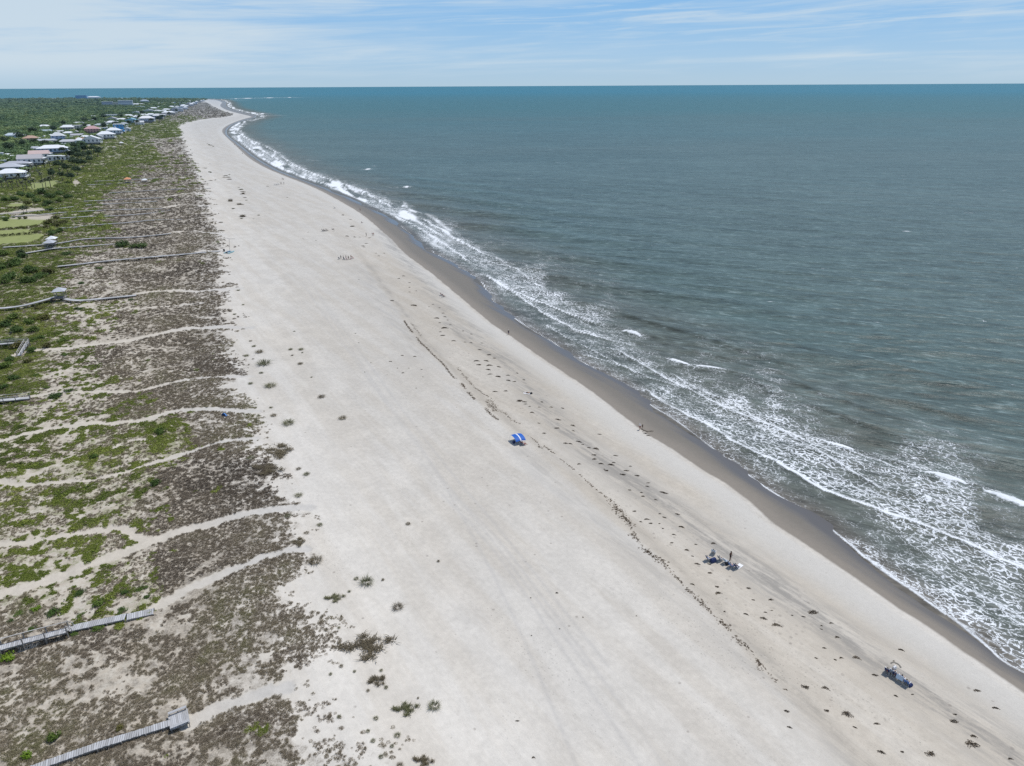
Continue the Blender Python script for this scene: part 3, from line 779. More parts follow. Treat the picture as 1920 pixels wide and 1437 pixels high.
def make_camera():
    cd = bpy.data.cameras.new('camera'); cd.sensor_width = 36; cd.sensor_fit = 'HORIZONTAL'; cd.lens = 36 * FPX / 1920
    cd.clip_start = .5; cd.clip_end = 200000
    o = bpy.data.objects.new('camera', cd); COL.objects.link(o)
    M = Matrix.Identity(4)
    for i in range(3):
        M[i][0] = Rc[i]; M[i][1] = -Dc[i]; M[i][2] = -F_[i]
    M[0][3], M[1][3], M[2][3] = 0, 0, H
    o.matrix_world = M; SC.camera = o

SC.view_settings.view_transform = 'Standard'; SC.view_settings.look = 'None'; SC.view_settings.exposure = 0
SC.cycles.use_denoising = False
SC.cycles.max_bounces = 5; SC.cycles.diffuse_bounces = 2; SC.cycles.glossy_bounces = 2; SC.cycles.transparent_max_bounces = 4
SC.cycles.sample_clamp_indirect = 4
import time as _t
_t0 = _t.time()
make_world(); make_camera()
LAND = make_land(); print('land', _t.time() - _t0)
SEA = make_sea(); print('sea', _t.time() - _t0)
# ================================================================== foliage meshes
def leaf_cloud(n, rx, ry, rz, size, seed, shell=.55, flat=.0, lift=.0, lumps=9):
    """small leaf faces through a lumpy crown volume"""
    r = np.random.default_rng(seed)
    cen = r.normal(size=(lumps, 3)); cen /= np.linalg.norm(cen, axis=1)[:, None]
    cen *= r.uniform(.25, .72, (lumps, 1)); cen[:, 2] = np.abs(cen[:, 2]) * .8 - .12
    rad = r.uniform(.30, .52, lumps)
    k = r.integers(0, lumps, n)
    d = r.normal(size=(n, 3)); d /= np.linalg.norm(d, axis=1)[:, None]
    rr = rad[k] * (shell + (1 - shell) * r.random(n)) 
    p = cen[k] + d * rr[:, None]
    p = p[p[:, 2] > -.35]; n = len(p)
    nrm = p + r.normal(size=(n, 3)) * .45 + np.array([0, 0, .35]); nrm /= np.linalg.norm(nrm, axis=1)[:, None]
    a = np.cross(nrm, r.normal(size=(n, 3))); a /= np.linalg.norm(a, axis=1)[:, None] + 1e-9
    b = np.cross(nrm, a)
    s = size * r.uniform(.6, 1.3, n)[:, None]
    p = p * np.array([rx, ry, rz]); p[:, 2] += lift
    v = np.stack([p - a * s, p - b * s * .55, p + a * s, p + b * s * .55], 1).reshape(-1, 3)
    f = np.arange(4 * n).reshape(n, 4)
    return v, f

def grass_tuft(n, h, rad, seed, w=.03, lean=.75):
    """curved blades fanning out from one foot"""
    r = np.random.default_rng(seed); vs, fs = [], []
    for i in range(n):
        th = r.uniform(0, 2 * math.pi); q = rad * math.sqrt(r.random()) * .55
        b0 = np.array([q * math.cos(th), q * math.sin(th), -.03]); th += r.normal() * .5
        dr = np.array([math.cos(th), math.sin(th), 0]); L = h * r.uniform(.55, 1.15); ln = lean * r.uniform(.4, 1.3)
        sd = np.array([-dr[1], dr[0], 0]) * w * r.uniform(.7, 1.5)
        m = b0 + dr * L * .32 * ln + np.array([0, 0, L * .62]); e = b0 + dr * L * .85 * ln + np.array([0, 0, L * (.92 - .35 * ln)])
        k = len(vs); vs += [b0 - sd, b0 + sd, m + sd * .8, m - sd * .8, e]
        fs += [(k, k + 1, k + 2, k + 3), (k + 3, k + 2, k + 4, k + 4)]
    return np.array(vs), fs

def twig_clump(n, r0, h, seed, w=.05):
    """low dry scrub: short stems and small leaves"""
    r = np.random.default_rng(seed); vs, fs = [], []
    for i in range(n):
        th = r.uniform(0, 6.283); q = r0 * math.sqrt(r.random())
        p = np.array([q * math.cos(th), q * math.sin(th), h * r.uniform(.05, 1.0) * (1.05 - (q / r0) ** 2 * .8)])
        d = r.normal(size=3); d[2] = abs(d[2]) * .7 + .15; d /= np.linalg.norm(d)
        L = r.uniform(.10, .26); sd = np.cross(d, r.normal(size=3)); sd /= np.linalg.norm(sd) + 1e-9; sd *= w * r.uniform(.5, 1.3)
        k = len(vs); vs += [p - sd - d * L * .5, p + sd - d * L * .5, p + sd * .6 + d * L * .5, p - sd * .6 + d * L * .5]; fs.append((k, k + 1, k + 2, k + 3))
    return np.array(vs), fs

def grass_mat(n, seed, h=.3, w=.014):
    """many short blades over a ragged patch of unit radius"""
    r = np.random.default_rng(seed); vs, fs = [], []
    hubs = r.normal(size=(14, 2)) * np.array([.42, .34])
    for i in range(n):
        c = hubs[r.integers(14)] + r.normal(size=2) * .13; th = r.uniform(0, 6.283)
        d = np.array([math.cos(th), math.sin(th), 0]); sd = np.array([-d[1], d[0], 0]) * w * r.uniform(.6, 1.6); L = h * r.uniform(.5, 1.2)
        b = np.array([c[0], c[1], -.02]); m = b + d * L * .35 + np.array([0, 0, L * .6]); e = b + d * L * .9 + np.array([0, 0, L * .7])
        k = len(vs); vs += [b - sd, b + sd, m + sd * .8, m - sd * .8, e]; fs += [(k, k + 1, k + 2, k + 3), (k + 3, k + 2, k + 4, k + 4)]
    return np.array(vs), fs

def mesh_of(name, v, f, mat):
    me = bpy.data.meshes.new(name); me.from_pydata([tuple(map(float, q)) for q in v], [], [tuple(dict.fromkeys(map(int, g))) for g in f]); me.materials.append(mat); me.update(); return me

def foliage_mat(name, stops, inst=True, tone=None, hz=True, shade=.5):
    """leaf colours picked per plant (tone attribute) and per clump"""
    m = bpy.data.materials.new(name); t = NT(m)
    oc = t.n('ShaderNodeTexCoord').outputs['Object']
    rnd = t.n('ShaderNodeObjectInfo').outputs['Random']
    n1 = t.noise(oc, 1.1, 3, .6)
    f = t.attr('tone', True) if inst else (t.m('ADD', .2, t.m('MULTIPLY', rnd, .6)) if tone is None else tone)
    f = t.m('ADD', f, t.m('MULTIPLY', t.m('SUBTRACT', n1, .5), .45), clamp=True)
    c = t.ramp(f, stops)
    c = t.scale_col(c, t.m('ADD', 1 - shade * .5, t.m('MULTIPLY', t.noise(oc, 4.0, 2, .5), shade)))
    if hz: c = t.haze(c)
    b = t.n('ShaderNodeBsdfPrincipled'); o = t.n('ShaderNodeOutputMaterial'); t.put(b.inputs['Base Color'], c)
    b.inputs['Roughness'].default_value = .8; b.inputs['Specular IOR Level'].default_value = .12
    tr = t.n('ShaderNodeBsdfTranslucent'); t.put(tr.inputs[0], c); ms = t.n('ShaderNodeMixShader'); ms.inputs[0].default_value = .22
    t.t.links.new(b.outputs[0], ms.inputs[1]); t.t.links.new(tr.outputs[0], ms.inputs[2]); t.t.links.new(ms.outputs[0], o.inputs[0])
    return m

def scatter(name, label, pts, scl, rot, tone, kind, protos):
    """one ground-cover object: real plants set on points by geometry nodes"""
    pc = bpy.data.collections.new(name + '_plants')
    for i, me in enumerate(protos):
        pc.objects.link(bpy.data.objects.new('%s_%02d' % (name, i), me))
    me = bpy.data.meshes.new(name); me.vertices.add(len(pts)); me.vertices.foreach_set('co', np.ascontiguousarray(pts, np.float32).ravel())
    for k, a in (('scl', scl), ('rot', rot), ('tone', tone)):
        me.attributes.new(k, 'FLOAT', 'POINT').data.foreach_set('value', np.ascontiguousarray(a, np.float32))
    me.attributes.new('kind', 'INT', 'POINT').data.foreach_set('value', np.ascontiguousarray(kind, np.int32))
    o = bpy.data.objects.new(name, me); COL.objects.link(o)
    g = bpy.data.node_groups.new(name + '_setting', 'GeometryNodeTree')
    g.interface.new_socket('Geometry', in_out='INPUT', socket_type='NodeSocketGeometry'); g.interface.new_socket('Geometry', in_out='OUTPUT', socket_type='NodeSocketGeometry')
    N = g.nodes.new; L = g.links.new
    gi, go = N('NodeGroupInput'), N('NodeGroupOutput'); ci = N('GeometryNodeCollectionInfo'); ci.inputs['Collection'].default_value = pc
    ci.inputs['Separate Children'].default_value = True; ci.inputs['Reset Children'].default_value = True
    ip = N('GeometryNodeInstanceOnPoints'); ip.inputs['Pick Instance'].default_value = True
    def at(nm, ty):
        a = N('GeometryNodeInputNamedAttribute'); a.data_type = ty; a.inputs['Name'].default_value = nm
        return a.outputs['Attribute']
    cx = N('ShaderNodeCombineXYZ'); L(at('rot', 'FLOAT'), cx.inputs[2])
    L(gi.outputs[0], ip.inputs['Points']); L(ci.outputs[0], ip.inputs['Instance']); L(at('kind', 'INT'), ip.inputs['Instance Index'])
    e2r = N('FunctionNodeEulerToRotation'); L(cx.outputs[0], e2r.inputs[0]); L(e2r.outputs[0], ip.inputs['Rotation'])
    cs = N('ShaderNodeCombineXYZ'); sc_ = at('scl', 'FLOAT')
    for k in range(3): L(sc_, cs.inputs[k])
    L(cs.outputs[0], ip.inputs['Scale']); L(ip.outputs[0], go.inputs[0])
    o.modifiers.new('setting', 'NODES').node_group = g
    tag(o, label, kind='stuff'); return o

BROWN = foliage_mat('dry_scrub', [(0, (.150, .122, .092)), (.3, (.228, .186, .135)), (.55, (.272, .230, .155)), (.8, (.222, .212, .098)), (1, (.31, .28, .17))])
GREEN = foliage_mat('green_scrub', [(0, (.095, .130, .025)), (.4, (.170, .210, .038)), (.75, (.245, .280, .058)), (1, (.30, .31, .09))])
TREEM = foliage_mat('forest_leaves', [(0, (.075, .125, .045)), (.4, (.135, .205, .062)), (.75, (.20, .275, .085)), (1, (.28, .33, .11))])

def sample_dunes(n, y0, y1, seed, powr=1.0):
    """random points in the vegetated dunes between two distances"""
    r = np.random.default_rng(seed)
    y = y0 + (y1 - y0) * r.random(n) ** powr
    yv = V_EDGE[:, 1]; o_ = np.argsort(yv); xv = np.interp(y, yv[o_], V_EDGE[o_, 0])
    xl = -0.98 * (y + 30)
    x = xl + (xv + 14 - xl) * r.random(n)
    return x, y

def make_scrub():
    P, S, T, K, GP_, GS, GT, GK = [], [], [], [], [], [], [], []
    r = np.random.default_rng(5)
    for y0, y1, n, s0 in ((45, 110, 150000, .50), (110, 200, 130000, .68), (200, 380, 95000, 1.05), (380, 800, 64000, 1.8), (800, 1900, 30000, 3.4), (1900, 3700, 42000, 4.6)):
        x, y = sample_dunes(n, y0, y1, int(y0), 1.0)
        px, py = PIX(x, y, 1.8 + 0 * x)
        ok = (px > -160) & (px < 900)
        x, y = x[ok], y[ok]
        z, sW, sS, dV = zland(x, y, True); pm = path_mask(x, y); cov, gr = cover(x, y, dV, pm)
        clump = fbm(x * .95, y * .95, 101, 4, .7) * .60 + fbm(x * .16, y * .16, 103, 3) * .40
        thr = clump < (.30 + .36 * cov)
        g = (gr * .80 + .75 * (fbm(x * .10, y * .10, 111, 3, .6) - .40) + .55 * (fbm(x * .55, y * .55, 112, 3, .6) - .5)) > .44
        gc = fbm(x * .48, y * .48, 115, 4, .65)
        lw = np.zeros(len(x), bool)
        for poly in LAWNS: lw |= inside(x, y, poly)
        veg = cov > .04
        fo = inside(x, y, FOREST)
        m1 = thr & veg & ~lw & ~fo & (r.random(len(x)) < np.where(g, .45, .82) * np.clip(cov * 1.6, 0, 1))
        m2 = g & veg & ~lw & ~fo & (gc < .24 + .34 * cov) & (cov > .25)
        P.append(np.stack([x, y, z], -1)[m1]); S.append(s0 * .8 * r.uniform(.5, 1.3, m1.sum()))
        tn = -.12 + 1.25 * (fbm(x * .05, y * .05, 121, 4, .6) - .15) + .35 * (fbm(x * .6, y * .6, 122, 2) - .5) + .35 * gr
        T.append(tn[m1]); K.append(r.integers(0, 6, m1.sum()))
        GP_.append(np.stack([x, y, z], -1)[m2]); GS.append(s0 * (.85 if y0 < 300 else 1.15) * np.exp(r.normal(0, .35, m2.sum())))
        gt = .42 + 1.0 * (fbm(x * .07, y * .07, 131, 3) - .4) + .5 * (fbm(x * .5, y * .5, 132, 2) - .5)
        GT.append(gt[m2]); GK.append(r.integers(0, 4, m2.sum()))
    P, S, T, K = map(np.concatenate, (P, S, T, K)); GP_, GS, GT, GK = map(np.concatenate, (GP_, GS, GT, GK))
    print('scrub', len(P), 'green', len(GP_))
    protos = [mesh_of('dry_clump', *twig_clump(64, .62, .34, 200 + i, .045), BROWN) for i in range(4)]
    protos += [mesh_of('dry_grass', *grass_tuft(34, .62, .35, 300 + i, .022, .9), BROWN) for i in range(2)]
    scatter('dune_scrub', 'brown and grey dry scrub covering the dunes beside the beach', P, S, r.uniform(0, 6.28, len(P)), np.clip(T, 0, 1), K, protos)
    gp = [mesh_of('green_clump', *leaf_cloud(110, .75, .75, .42, .105, 400 + i), GREEN) for i in range(4)]
    scatter('green_ground_cover', 'bright green low plants spreading in patches between the sand paths', GP_, GS, r.uniform(0, 6.28, len(GP_)), np.clip(GT, 0, 1), GK, gp)

LAWNS = [gl(p, 2.0) for p in ([(-60,418),(82,407),(86,412),(84,417),(60,424),(-60,436)], [(-60,437),(62,429),(66,434),(60,441),(-60,448)], [(-60,449),(70,437),(84,441),(76,447),(50,455),(-60,462)],
         [(12,398),(60,392),(88,393),(95,397),(40,403),(-60,408),(-60,403)], [(132,345),(140,338),(150,340),(153,345),(140,348)], [(64,342),(112,340),(100,352),(58,358),(50,352)], [(30,404),(100,402),(92,412),(20,412)], [(15,383),(62,381),(60,388),(16,390)])]

def make_forest():
    r = np.random.default_rng(9)
    P, S = [], []
    for y0, y1, n in ((430, 900, 16000), (900, 1700, 16000), (1700, 3000, 12000), (3000, 5400, 9000)):
        y = r.uniform(y0, y1, n); x = r.uniform(-1.02 * y, -.30 * y, n)
        m = inside(x, y, FOREST); x, y = x[m], y[m]
        # keep the house plots open
        for hx, hy, hr in HOUSE_SPOTS:
            d = np.hypot(x - hx, (y - hy) * 1.0); m = (d > hr * 1.0) ; x, y = x[m], y[m]
            front = (np.abs(x - hx * (y / hy)) < hr * .85) & (y < hy) & (y > hy - hr * 3.2)
            m = ~front; x, y = x[m], y[m]
        P.append(np.stack([x, y], -1)); s = (.7 + .9 * r.random(len(x))) * (1.0 + y0 / 3500.0); S.append(s)
    P = np.concatenate(P); S = np.concatenate(S); x, y = P[:, 0], P[:, 1]
    z = 2.0 + 3.0 * (fbm(x * .006, y * .006, 141, 3) - .4)
    T = .45 + 1.7 * (fbm(x * .012, y * .012, 145, 4, .6) - .5) + r.normal(size=len(x)) * .20
    print('forest', len(x))
    protos = [mesh_of('tree_crown', *leaf_cloud(620, 5.4, 5.4, 3.4, .62, 500 + i, lift=2.4, lumps=8, shell=.75), TREEM) for i in range(5)]
    scatter('maritime_forest', 'dense dark green forest covering the island behind the beach houses', np.stack([x, y, z], -1), S * .82, r.uniform(0, 6.28, len(x)), np.clip(T, 0, 1), r.integers(0, 5, len(x)), protos)
# ================================================================== wood, boardwalks, shelters
def wood_mat(name, a, b):
    if name in _MC: return _MC[name]
    m = bpy.data.materials.new(name); t = NT(m)
    geo = t.n('ShaderNodeNewGeometry'); rnd = geo.outputs['Random Per Island']
    n = t.noise(t.n('ShaderNodeTexCoord').outputs['Object'], 3.0, 4, .6)
    f = t.m('ADD', t.m('MULTIPLY', rnd, .7), t.m('MULTIPLY', n, .35), clamp=True)
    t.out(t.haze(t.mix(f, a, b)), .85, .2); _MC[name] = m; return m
DECK = wood_mat('weathered_deck_boards', (.27, .265, .26), (.47, .47, .475))
BEAM = wood_mat('weathered_beams', (.16, .15, .14), (.24, .225, .21))
RAIL = wood_mat('grey_rails', (.33, .31, .285), (.46, .44, .41))

def lifted(px, py, e):
    z = 1.6
    for _ in range(5):
        p = G(px, py, z + e); z = float(zland(np.array([p[0]]), np.array([p[1]]))[0])
    return np.array([p[0], p[1], z + e])

def resample(P, step):
    P = np.array(P); d = np.r_[0, np.cumsum(np.linalg.norm(np.diff(P[:, :2], axis=0), axis=1))]
    n = max(2, int(round(d[-1] / step)) + 1); s = np.linspace(0, d[-1], n)
    return np.stack([np.interp(s, d, P[:, k]) for k in range(3)], 1)

def boardwalk(pts, label, width=1.4, plank=None, posts=None, rails=(), rail_h=1.0, group='boardwalks over the dunes', soften=1, top=None):
    """pts: (px, py, deck height above the sand)"""
    P = np.array([lifted(*q) for q in pts])
    if soften:
        xy = smooth(P[:, :2], soften); zz = smooth(P[:, 2:3], soften); P = np.hstack([xy, zz])
    root = empty('boardwalk', (P[0][0], P[0][1], 0), 0, label, 'boardwalk', group)
    O = np.array([P[0][0], P[0][1], 0])
    Q = resample(P, plank or 2.0) - O
    T = np.gradient(Q, axis=0); T /= np.linalg.norm(T[:, :2], axis=1)[:, None]
    Nn = np.stack([-T[:, 1], T[:, 0], 0 * T[:, 0]], 1)
    deck = MB(); th = .05; rnd = random.Random(int(abs(P[0][0]) * 10))
    for i in range(len(Q) - 1):
        g = .02 if plank else 0.0
        a, b = Q[i] + T[i] * g, Q[i + 1] - T[i] * g
        w = width / 2 + (rnd.uniform(-.03, .05) if plank else 0)
        na, nb = (Nn[i], Nn[i]) if plank else (Nn[i], Nn[i + 1])
        v = [a - na * w, a + na * w, b + nb * w, b - nb * w]
        up = np.array([0, 0, rnd.uniform(-.006, .006) if plank else 0])
        deck.add([q + up - [0, 0, th] for q in v] + [q + up for q in v], [(0,3,2,1),(4,5,6,7)[::-1][::-1],(0,1,5,4),(1,2,6,5),(2,3,7,6),(3,0,4,7)])
    deck.build('deck', DECK, root)
    for s in (-1, 1):
        st = MB()
        K = resample(P, 2.4) - O; TT = np.gradient(K, axis=0); TT /= np.linalg.norm(TT[:, :2], axis=1)[:, None]; NN = np.stack([-TT[:, 1], TT[:, 0], 0 * TT[:, 0]], 1)
        for i in range(len(K) - 1):
            st.bar(K[i] + NN[i] * s * (width / 2 - .06) - [0, 0, th + .12], K[i + 1] + NN[i + 1] * s * (width / 2 - .06) - [0, 0, th + .12], .07, .22)
        st.build('stringer', BEAM, root)
    if posts:
        K = resample(P, posts) - O; TT = np.gradient(K, axis=0); TT /= np.linalg.norm(TT[:, :2], axis=1)[:, None]; NN = np.stack([-TT[:, 1], TT[:, 0], 0 * TT[:, 0]], 1)
        for i in range(len(K)):
            for s in (-1, 1):
                b = K[i] + NN[i] * s * (width / 2 + .06); hi = rail_h if s in rails or (2 * s) in rails else -.02
                pm_ = MB(); pm_.bar(b + [0, 0, hi], [b[0], b[1], b[2] - 2.2], .12); pm_.build('post', BEAM, root)
        for s in rails:
            if abs(s) == 2: continue
            rl = MB(); o_ = NN * s * (width / 2 + .06)
            for i in range(len(K) - 1):
                rl.bar(K[i] + o_[i] + [0, 0, rail_h], K[i + 1] + o_[i + 1] + [0, 0, rail_h], .13, .06)
                if top: rl.bar(K[i] + o_[i] + [0, 0, rail_h * .5], K[i + 1] + o_[i + 1] + [0, 0, rail_h * .5], .10, .05)
            rl.build('handrail', RAIL, root)
    return root

def make_boardwalks():
    boardwalk([(318,1355.5,.55),(260,1374,.55),(182,1398,.6),(74,1436,.7),(-70,1490,.8)], 'plain pale grey boardwalk at the bottom edge leading up to the bench platform', 1.0, .26, 2.6, soften=0)
    # platform with two benches
    c = lifted(335.5, 1348.5, .58); q = lifted(300, 1361.5, .55); ang = math.atan2(c[1] - q[1], c[0] - q[0])
    r = empty('bench_platform', (c[0], c[1], c[2]), ang, 'square grey wooden platform with two benches at the boardwalk end', 'platform'); r.scale = (.66, .74, .85)
    d = MB()
    for i in range(11): d.box((-1.55 + .31 * i, 0, -.025 + .004 * (i % 3)), (.285, 3.3, .05))
    d.build('deck', DECK, r)
    f = MB(); [f.box((0, s * 1.5, -.17), (3.3, .08, .22)) for s in (-1, 0, 1)]; f.build('joist', BEAM, r)
    for sx in (-1, 1):
        for sy in (-1, 1):
            p = MB(); p.bar((sx * 1.5, sy * 1.62, -.06), (sx * 1.5, sy * 1.62, -1.6), .13); p.build('post', BEAM, r)
    for sy in (-1, 1):
        b = MB(); [b.box((0, sy * (1.42 + .17 * k), .45), (3.2, .15, .05)) for k in range(3)]
        bo = b.build('bench', DECK, r)
        l = MB(); [l.box((x, sy * 1.6, .21), (.09, .40, .42)) for x in (-1.4, 0, 1.4)]; l.build('leg', BEAM, bo)
    boardwalk([(-90,1238,1.2),(0,1214.5,1.2),(60,1198,1.15),(127,1181,1.0)], 'raised grey boardwalk with handrails on dark posts at the left edge', 1.1, .28, 2.9, rails=(1, -2), soften=0)
    st = lifted(131, 1179.5, .6); q = lifted(100, 1188, .6)
    a = math.atan2(st[1] - q[1], st[0] - q[0])
    r = empty('boardwalk_steps', tuple(st), a, 'short wooden steps with newel posts joining two boardwalk levels', 'steps'); r.scale = (.9, .72, 1)
    for k in range(2):
        tr = MB(); tr.box((-.12 + .26 * k, 0, .17 - .17 * k), (.26, 1.5, .05)); tr.build('tread', DECK, r)
    for s in (-1, 1):
        p = MB(); p.bar((-.3, s * .8, -.9), (-.3, s * .8, 1.15), .13); p.build('post', BEAM, r)
        h = MB(); h.bar((-.3, s * .8, 1.1), (.42, s * .8, .55), .10, .07); h.bar((.40, s * .8, -.9), (.40, s * .8, .56), .10); h.build('handrail', RAIL, r)
    boardwalk([(135,1177.5,.58),(170,1170,.55),(235,1156,.5)], 'low grey boardwalk section without rails just below the wooden steps', 1.3, .30, 2.6, soften=0)
    boardwalk([(237.5,1157,.42),(262,1151.5,.36),(288,1146,.28)], 'last short boardwalk section ending where the sand path begins', 1.35, .30, 2.6, soften=0)
    boardwalk([(-90,757,.9),(0,750.5,.9),(30,748,.8),(56,745.5,.4)], 'grey boardwalk with two pale handrails ending at a narrow sand path', 1.6, None, 2.6, rails=(1, -1))
    boardwalk([(-90,653,1.6),(0,645,1.6),(30,642.5,1.6),(52,640.5,1.5)], 'raised boardwalk arm with railings over the green thicket', 1.15, None, 2.6, rails=(1, -1), top=True)
    boardwalk([(51,641.5,1.5),(46,650,.9),(40,660,.4),(36,667,.15)], 'short railed ramp coming down from the raised boardwalk arm', 1.0, None, 2.0, rails=(1, -1), top=True)
    boardwalk([(-60,580,1.2),(0,578.5,1.2),(40,574,1.2),(75,565,1.2),(104,556.5,1.2)], 'curved light grey boardwalk running from the left edge to the shelter', 1.7, None, 3.0)
    boardwalk([(122,560,1.1),(135,563,1.0),(152,563.5,.9),(200,559,.8),(255,553.5,.4)], 'light grey boardwalk continuing from the shelter towards the beach', 1.7, None, 3.0)
    boardwalk([(108,499.5,.8),(150,495,.8),(200,489,.8),(280,482,.8),(330,478,.7),(372,474,.4),(412,471,.2)], 'long straight dark grey boardwalk ending near the catamaran', 1.6, None, 3.4)
    boardwalk([(48,474.5,.8),(75,470,.9),(100,465.5,1.0),(140,463,.9),(180,460,.6),(216,457.5,.3)], 'boardwalk passing under the nearer of the two roofed shelters', 1.5, None, 3.4)
    boardwalk([(6,463.5,.7),(50,461,.8),(85,458.5,.9),(115,455.5,.8),(150,448.5,.8),(190,446,.7),(240,446,.6),(320,438,.3)], 'long wavy boardwalk passing under the farther of the two roofed shelters', 1.4, None, 3.4)
    far = [([(-40,404,.8),(0,402,.8),(60,396,.8),(105,391.5,.7),(142,387,.4)], 'grey boardwalk along the bare yard north of the lawns'),
           ([(-40,407.5,.8),(0,407,.8),(60,404,.8),(100,400,.8),(160,395.5,.7),(230,393,.6),(310,391,.3)], 'boardwalk from the bare yard far out into the brown scrub'),
           ([(112,409,.7),(160,406,.7),(200,405.5,.6),(270,401.5,.5),(318,394,.2)], 'boardwalk starting above the vine covered clump by the lawns'),
           ([(152,423.5,.7),(200,420,.7),(250,416.5,.7),(282,412.5,.5),(342,411.5,.2)], 'boardwalk with a bend and a low platform in the brown scrub'),
           ([(115,427.5,.6),(140,426,.6),(160,424.5,.5)], 'short boardwalk stub beside the vine covered clump'),
           ([(157,377.5,.7),(200,375.5,.7),(250,373,.6),(310,370.5,.3)], 'thin boardwalk just below the long dark one in the middle distance'),
           ([(160,384.5,.7),(200,382.5,.7),(250,380,.6),(295,378,.3)], 'second thin boardwalk below the long dark one in the middle distance'),
           ([(205,361.5,.7),(250,359,.7),(330,354.5,.6),(395,353,.3)], 'long dark boardwalk reaching past the dune edge onto the sand'),
           ([(160,340.5,.7),(200,339,.7),(235,337.5,.6),(310,333.5,.3)], 'boardwalk behind the small orange roofed shelter'),
           ([(162,346.5,.7),(200,345.5,.7),(240,342.5,.6),(310,339.5,.3)], 'boardwalk in front of the small orange roofed shelter')]
    for p, l in far: boardwalk(p, l, 1.5, None, None)

def shelter(px, py, e, size, hgt, roofc, label, ang=.3, hip=True):
    c = lifted(px, py, e); r = empty('roofed_shelter', tuple(c), ang, label, 'shelter', 'shelters on the boardwalks')
    s = size / 2
    f = MB(); f.box((0, 0, -.06), (size, size, .12)); f.box((0, 0, -.26), (size * .9, size * .9, .2)); f.build('floor', BEAM, r)
    for sx in (-1, 1):
        for sy in (-1, 1):
            p = MB(); p.bar((sx * s * .86, sy * s * .86, -e - .6), (sx * s * .86, sy * s * .86, hgt), .16); p.build('post', BEAM, r)
    ro = MB(); o = s * 1.22; k = hgt + size * .34
    ro.add([(-o,-o,hgt),(o,-o,hgt),(o,o,hgt),(-o,o,hgt),(0,0,k)], [(0,1,4),(1,2,4),(2,3,4),(3,0,4),(3,2,1,0)])
    ro.build('roof', paint('shelter_roof_%s' % roofc[0], roofc[1], .7, .3, .1, 2, True), r)
    b = MB()
    for i, (a, b_) in enumerate((((-1,1),(1,1)), ((-1,-1),(-1,1)))):
        b.bar((a[0] * s * .86, a[1] * s * .86, .95), (b_[0] * s * .86, b_[1] * s * .86, .95), .1); b.bar((a[0] * s * .8, a[1] * s * .8, .45), (b_[0] * s * .8, b_[1] * s * .8, .45), .32, .06)
    b.build('railing', RAIL, r)

def make_shelters():
    gm = ('grey', (.42, .43, .46)); wm = ('pale', (.66, .67, .68)); om = ('orange', (.62, .26, .12)); 
    shelter(114, 557, 1.3, 3.6, 2.5, gm, 'grey roofed shelter alone on the curved boardwalk', .35)
    shelter(95, 464.5, 1.0, 4.2, 2.6, gm, 'nearer of two grey roofed shelters on neighbouring boardwalks', .25)
    shelter(99, 457, 1.0, 3.8, 2.6, wm, 'farther and paler of two roofed shelters on neighbouring boardwalks', .25)
    shelter(240, 342, .7, 4.4, 2.6, om, 'small shelter with orange roof in the dune scrub', .4)
    shelter(271, 340.5, .7, 3.6, 1.2, wm, 'low white roofed shelter right of the orange roofed one', .4)
    shelter(129, 286.5, .3, 4.4, 2.6, wm, 'white garden pavilion beside the white roofed beach house', .4)
    shelter(228, 271, .6, 4.6, 2.0, wm, 'small pale roofed shelter alone in the green scrub below the houses', .4)
    shelter(215, 281, .6, 4.0, 3.0, ('tan', (.40, .36, .31)), 'tan wooden shelter left of the small pale roofed shelter', .4)

# ================================================================== houses
SEAWARD = R(21.5)
def house_mats(wall, roof):
    wm = paint('wall_%d_%d_%d' % tuple(int(v * 100) for v in wall), wall, .8, .25, .05, .3, True)
    rm = paint('roof_%d_%d_%d' % tuple(int(v * 100) for v in roof), roof, .7, .3, .08, .35, True)
    return wm, rm
GLASS = paint('window_glass', (.05, .07, .10), .15, .5, .1, 1, True)
TRIM = paint('white_trim', (.74, .75, .76), .6, .3, .04, 1, True)
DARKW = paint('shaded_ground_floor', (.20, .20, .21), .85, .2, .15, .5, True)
POOLW = paint('pool_lining', (.1, .45, .55), .2, .4, .05, 1, True)

def roof_mesh(mb, a, b, z, rise, kind, ov=.6):
    x, y = a / 2 + ov, b / 2 + ov
    if kind == 'hip':
        if a >= b: r1, r2 = (-(x - y * .9), 0), ((x - y * .9), 0)
        else: r1, r2 = (0, -(y - x * .9)), (0, (y - x * .9))
        v = [(-x,-y,z),(x,-y,z),(x,y,z),(-x,y,z),(r1[0],r1[1],z+rise),(r2[0],r2[1],z+rise)]
        f = [(0,1,5,4),(1,2,5),(2,3,4,5),(3,0,4),(3,2,1,0)] if a >= b else [(0,1,4),(1,2,5,4),(2,3,5),(3,0,4,5),(3,2,1,0)]
    elif kind == 'gx':       # ridge along x, gable end towards the sea
        v = [(-x,-y,z),(x,-y,z),(x,y,z),(-x,y,z),(-x,0,z+rise),(x,0,z+rise)]
        f = [(0,1,5,4),(2,3,4,5),(1,2,5),(3,0,4),(3,2,1,0)]
    elif kind == 'gy':       # ridge along y, gable end towards the viewer
        v = [(-x,-y,z),(x,-y,z),(x,y,z),(-x,y,z),(0,-y,z+rise),(0,y,z+rise)]
        f = [(1,2,5,4),(3,0,4,5),(0,1,4),(2,3,5),(3,2,1,0)]
    else:
        mb.box((0, 0, z + .2), (2 * x, 2 * y, .4)); mb.box((0, 0, z + .5), (2 * x - .6, 2 * y - .6, .2)); return
    mb.add(v, f)

